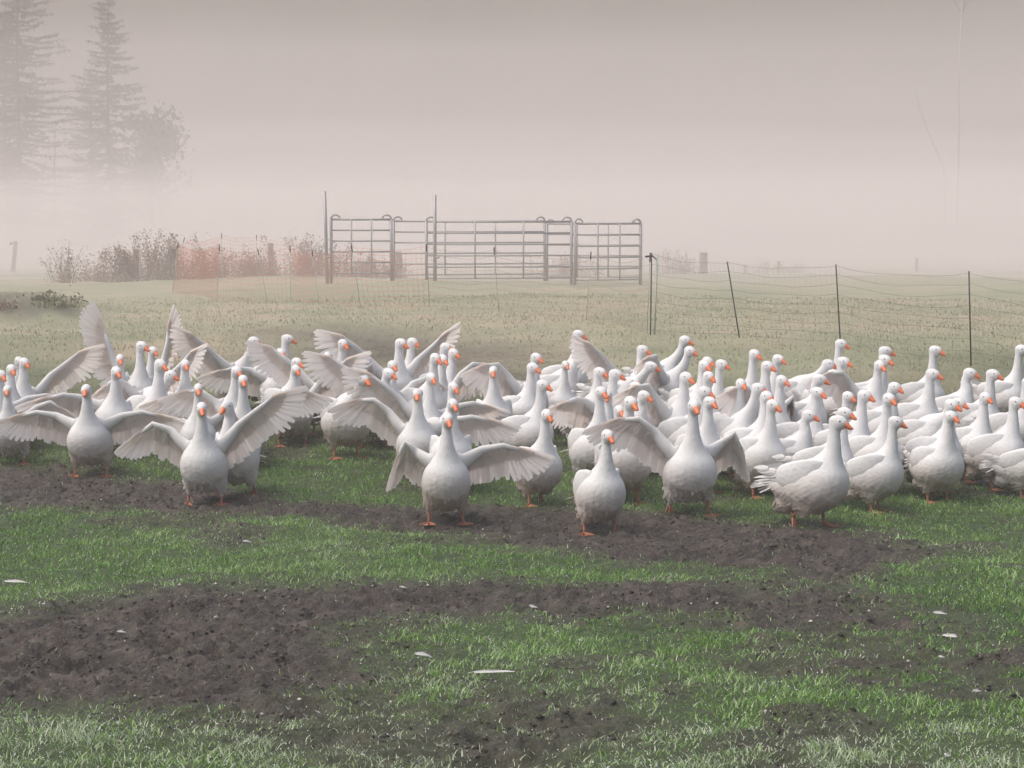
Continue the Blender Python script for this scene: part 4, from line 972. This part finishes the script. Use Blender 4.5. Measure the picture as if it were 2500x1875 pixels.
# ---------------------------------------------------------------- moulted feathers on the ground
def lost_feather(x, y, length, turn, label, curl=.3, wide=.22):
    length *= .7
    md = mudness(np.array([x]), np.array([y])); z = float(terrain(x, y)) + float(relief(np.array([x]), np.array([y]), md)[0])
    t = thing('white_feather', label, 'feather', (x, y, z + (.018 if md[0] > .6 else .045)), 'moulted feathers lying on the ground', math.radians(turn))
    s = Soup(); s.add(feather((-length / 2, 0, 0), (1, 0, .10), (0, -.35, .93), length, length * wide * .8, curl * .6, pointed=True)); put('vane', s.mesh('vane', MAT['white_feather']), t)
    s = Soup(); tube(s, [(-length * .62, 0, -.006), (-length * .45, 0, .004), (length * .2, 0, .03 * length + .006)], .0022, .001, 5); put('quill', s.mesh('quill', MAT['white_feather']), t)
for a in ((-1.91, 16.3, .09, 20, 'small curled feather on the grass strip below the left front geese', .6, .5), (-3.21, 14.6, .20, 5, 'broad white feather on grass at the left picture edge', .35, .3),
          (-.47, 12.0, .13, 12, 'curled white feather on mud at the foot of the grass patch', .7, .5), (-.09, 11.48, .30, -4, 'longest white feather, lying flat across the mud and grass', .15, .16),
          (-.985, 10.66, .055, 35, 'left of two small feathers touching on the lower mud', .5, .5), (-.925, 10.64, .055, 145, 'right of two small feathers touching on the lower mud', .5, .5),
          (.13, 13.8, .12, 25, 'crumpled feather on the mud band in mid picture', .6, .5), (.38, 12.46, .09, 80, 'small upright feather in the central grass patch', .5, .4),
          (2.54, 13.36, .12, 10, 'white feather on the right mud by the grass edge', .5, .5), (2.50, 12.78, .16, -15, 'ragged feather at the right end of the dark mud dip', .4, .4),
          (1.89, 9.72, .10, 60, 'fluffy feather in the bottom right grass', .6, .5), (2.29, 11.06, .10, 40, 'feather half sunk in the lower right grass', .5, .4),
          (2.31, 12.1, .05, 0, 'small round feather on the right mud patch', .5, .6), (-.69, 14.32, .06, 10, 'tiny feather on the upper edge of the wide mud', .5, .5),
          (-2.23, 12.88, .07, 15, 'small feather on the mud at left by a lone grass tuft', .5, .5), (-1.72, 13.12, .06, 60, 'little feather standing in the mud left of centre', .5, .4)):
    lost_feather(*a)
# bits of down and broken straw trodden into the mud
g_ = np.random.default_rng(77); n = 650; x = g_.uniform(-4.2, 4.2, n); y = g_.uniform(9.6, 19.5, n); md = mudness(x, y); ok = md > .35; x, y, md = x[ok], y[ok], md[ok]; n = len(x)
z = terrain(x, y) + relief(x, y, md) + .008; a = g_.uniform(0, 6.28, n); L = .005 + .010 * g_.random(n) ** 3; w = L * g_.uniform(.3, .7, n)
c, s_ = np.cos(a), np.sin(a); P = np.stack([x, y, z], -1)
V = np.stack([P + np.stack([c * L, s_ * L, .004 + 0 * L], -1), P + np.stack([-s_ * w, c * w, .010 + 0 * L], -1), P - np.stack([c * L, s_ * L, -.002 + 0 * L], -1), P - np.stack([-s_ * w, c * w, .0 * L], -1)], 1).reshape(-1, 3)
material('down', (.45, .42, .39), .8, .1)
put('down_litter', fast_mesh('down_litter', V, np.arange(n * 4).reshape(-1, 4), MAT['down']), kind='stuff', label='tiny bits of white down and straw trodden into the mud')
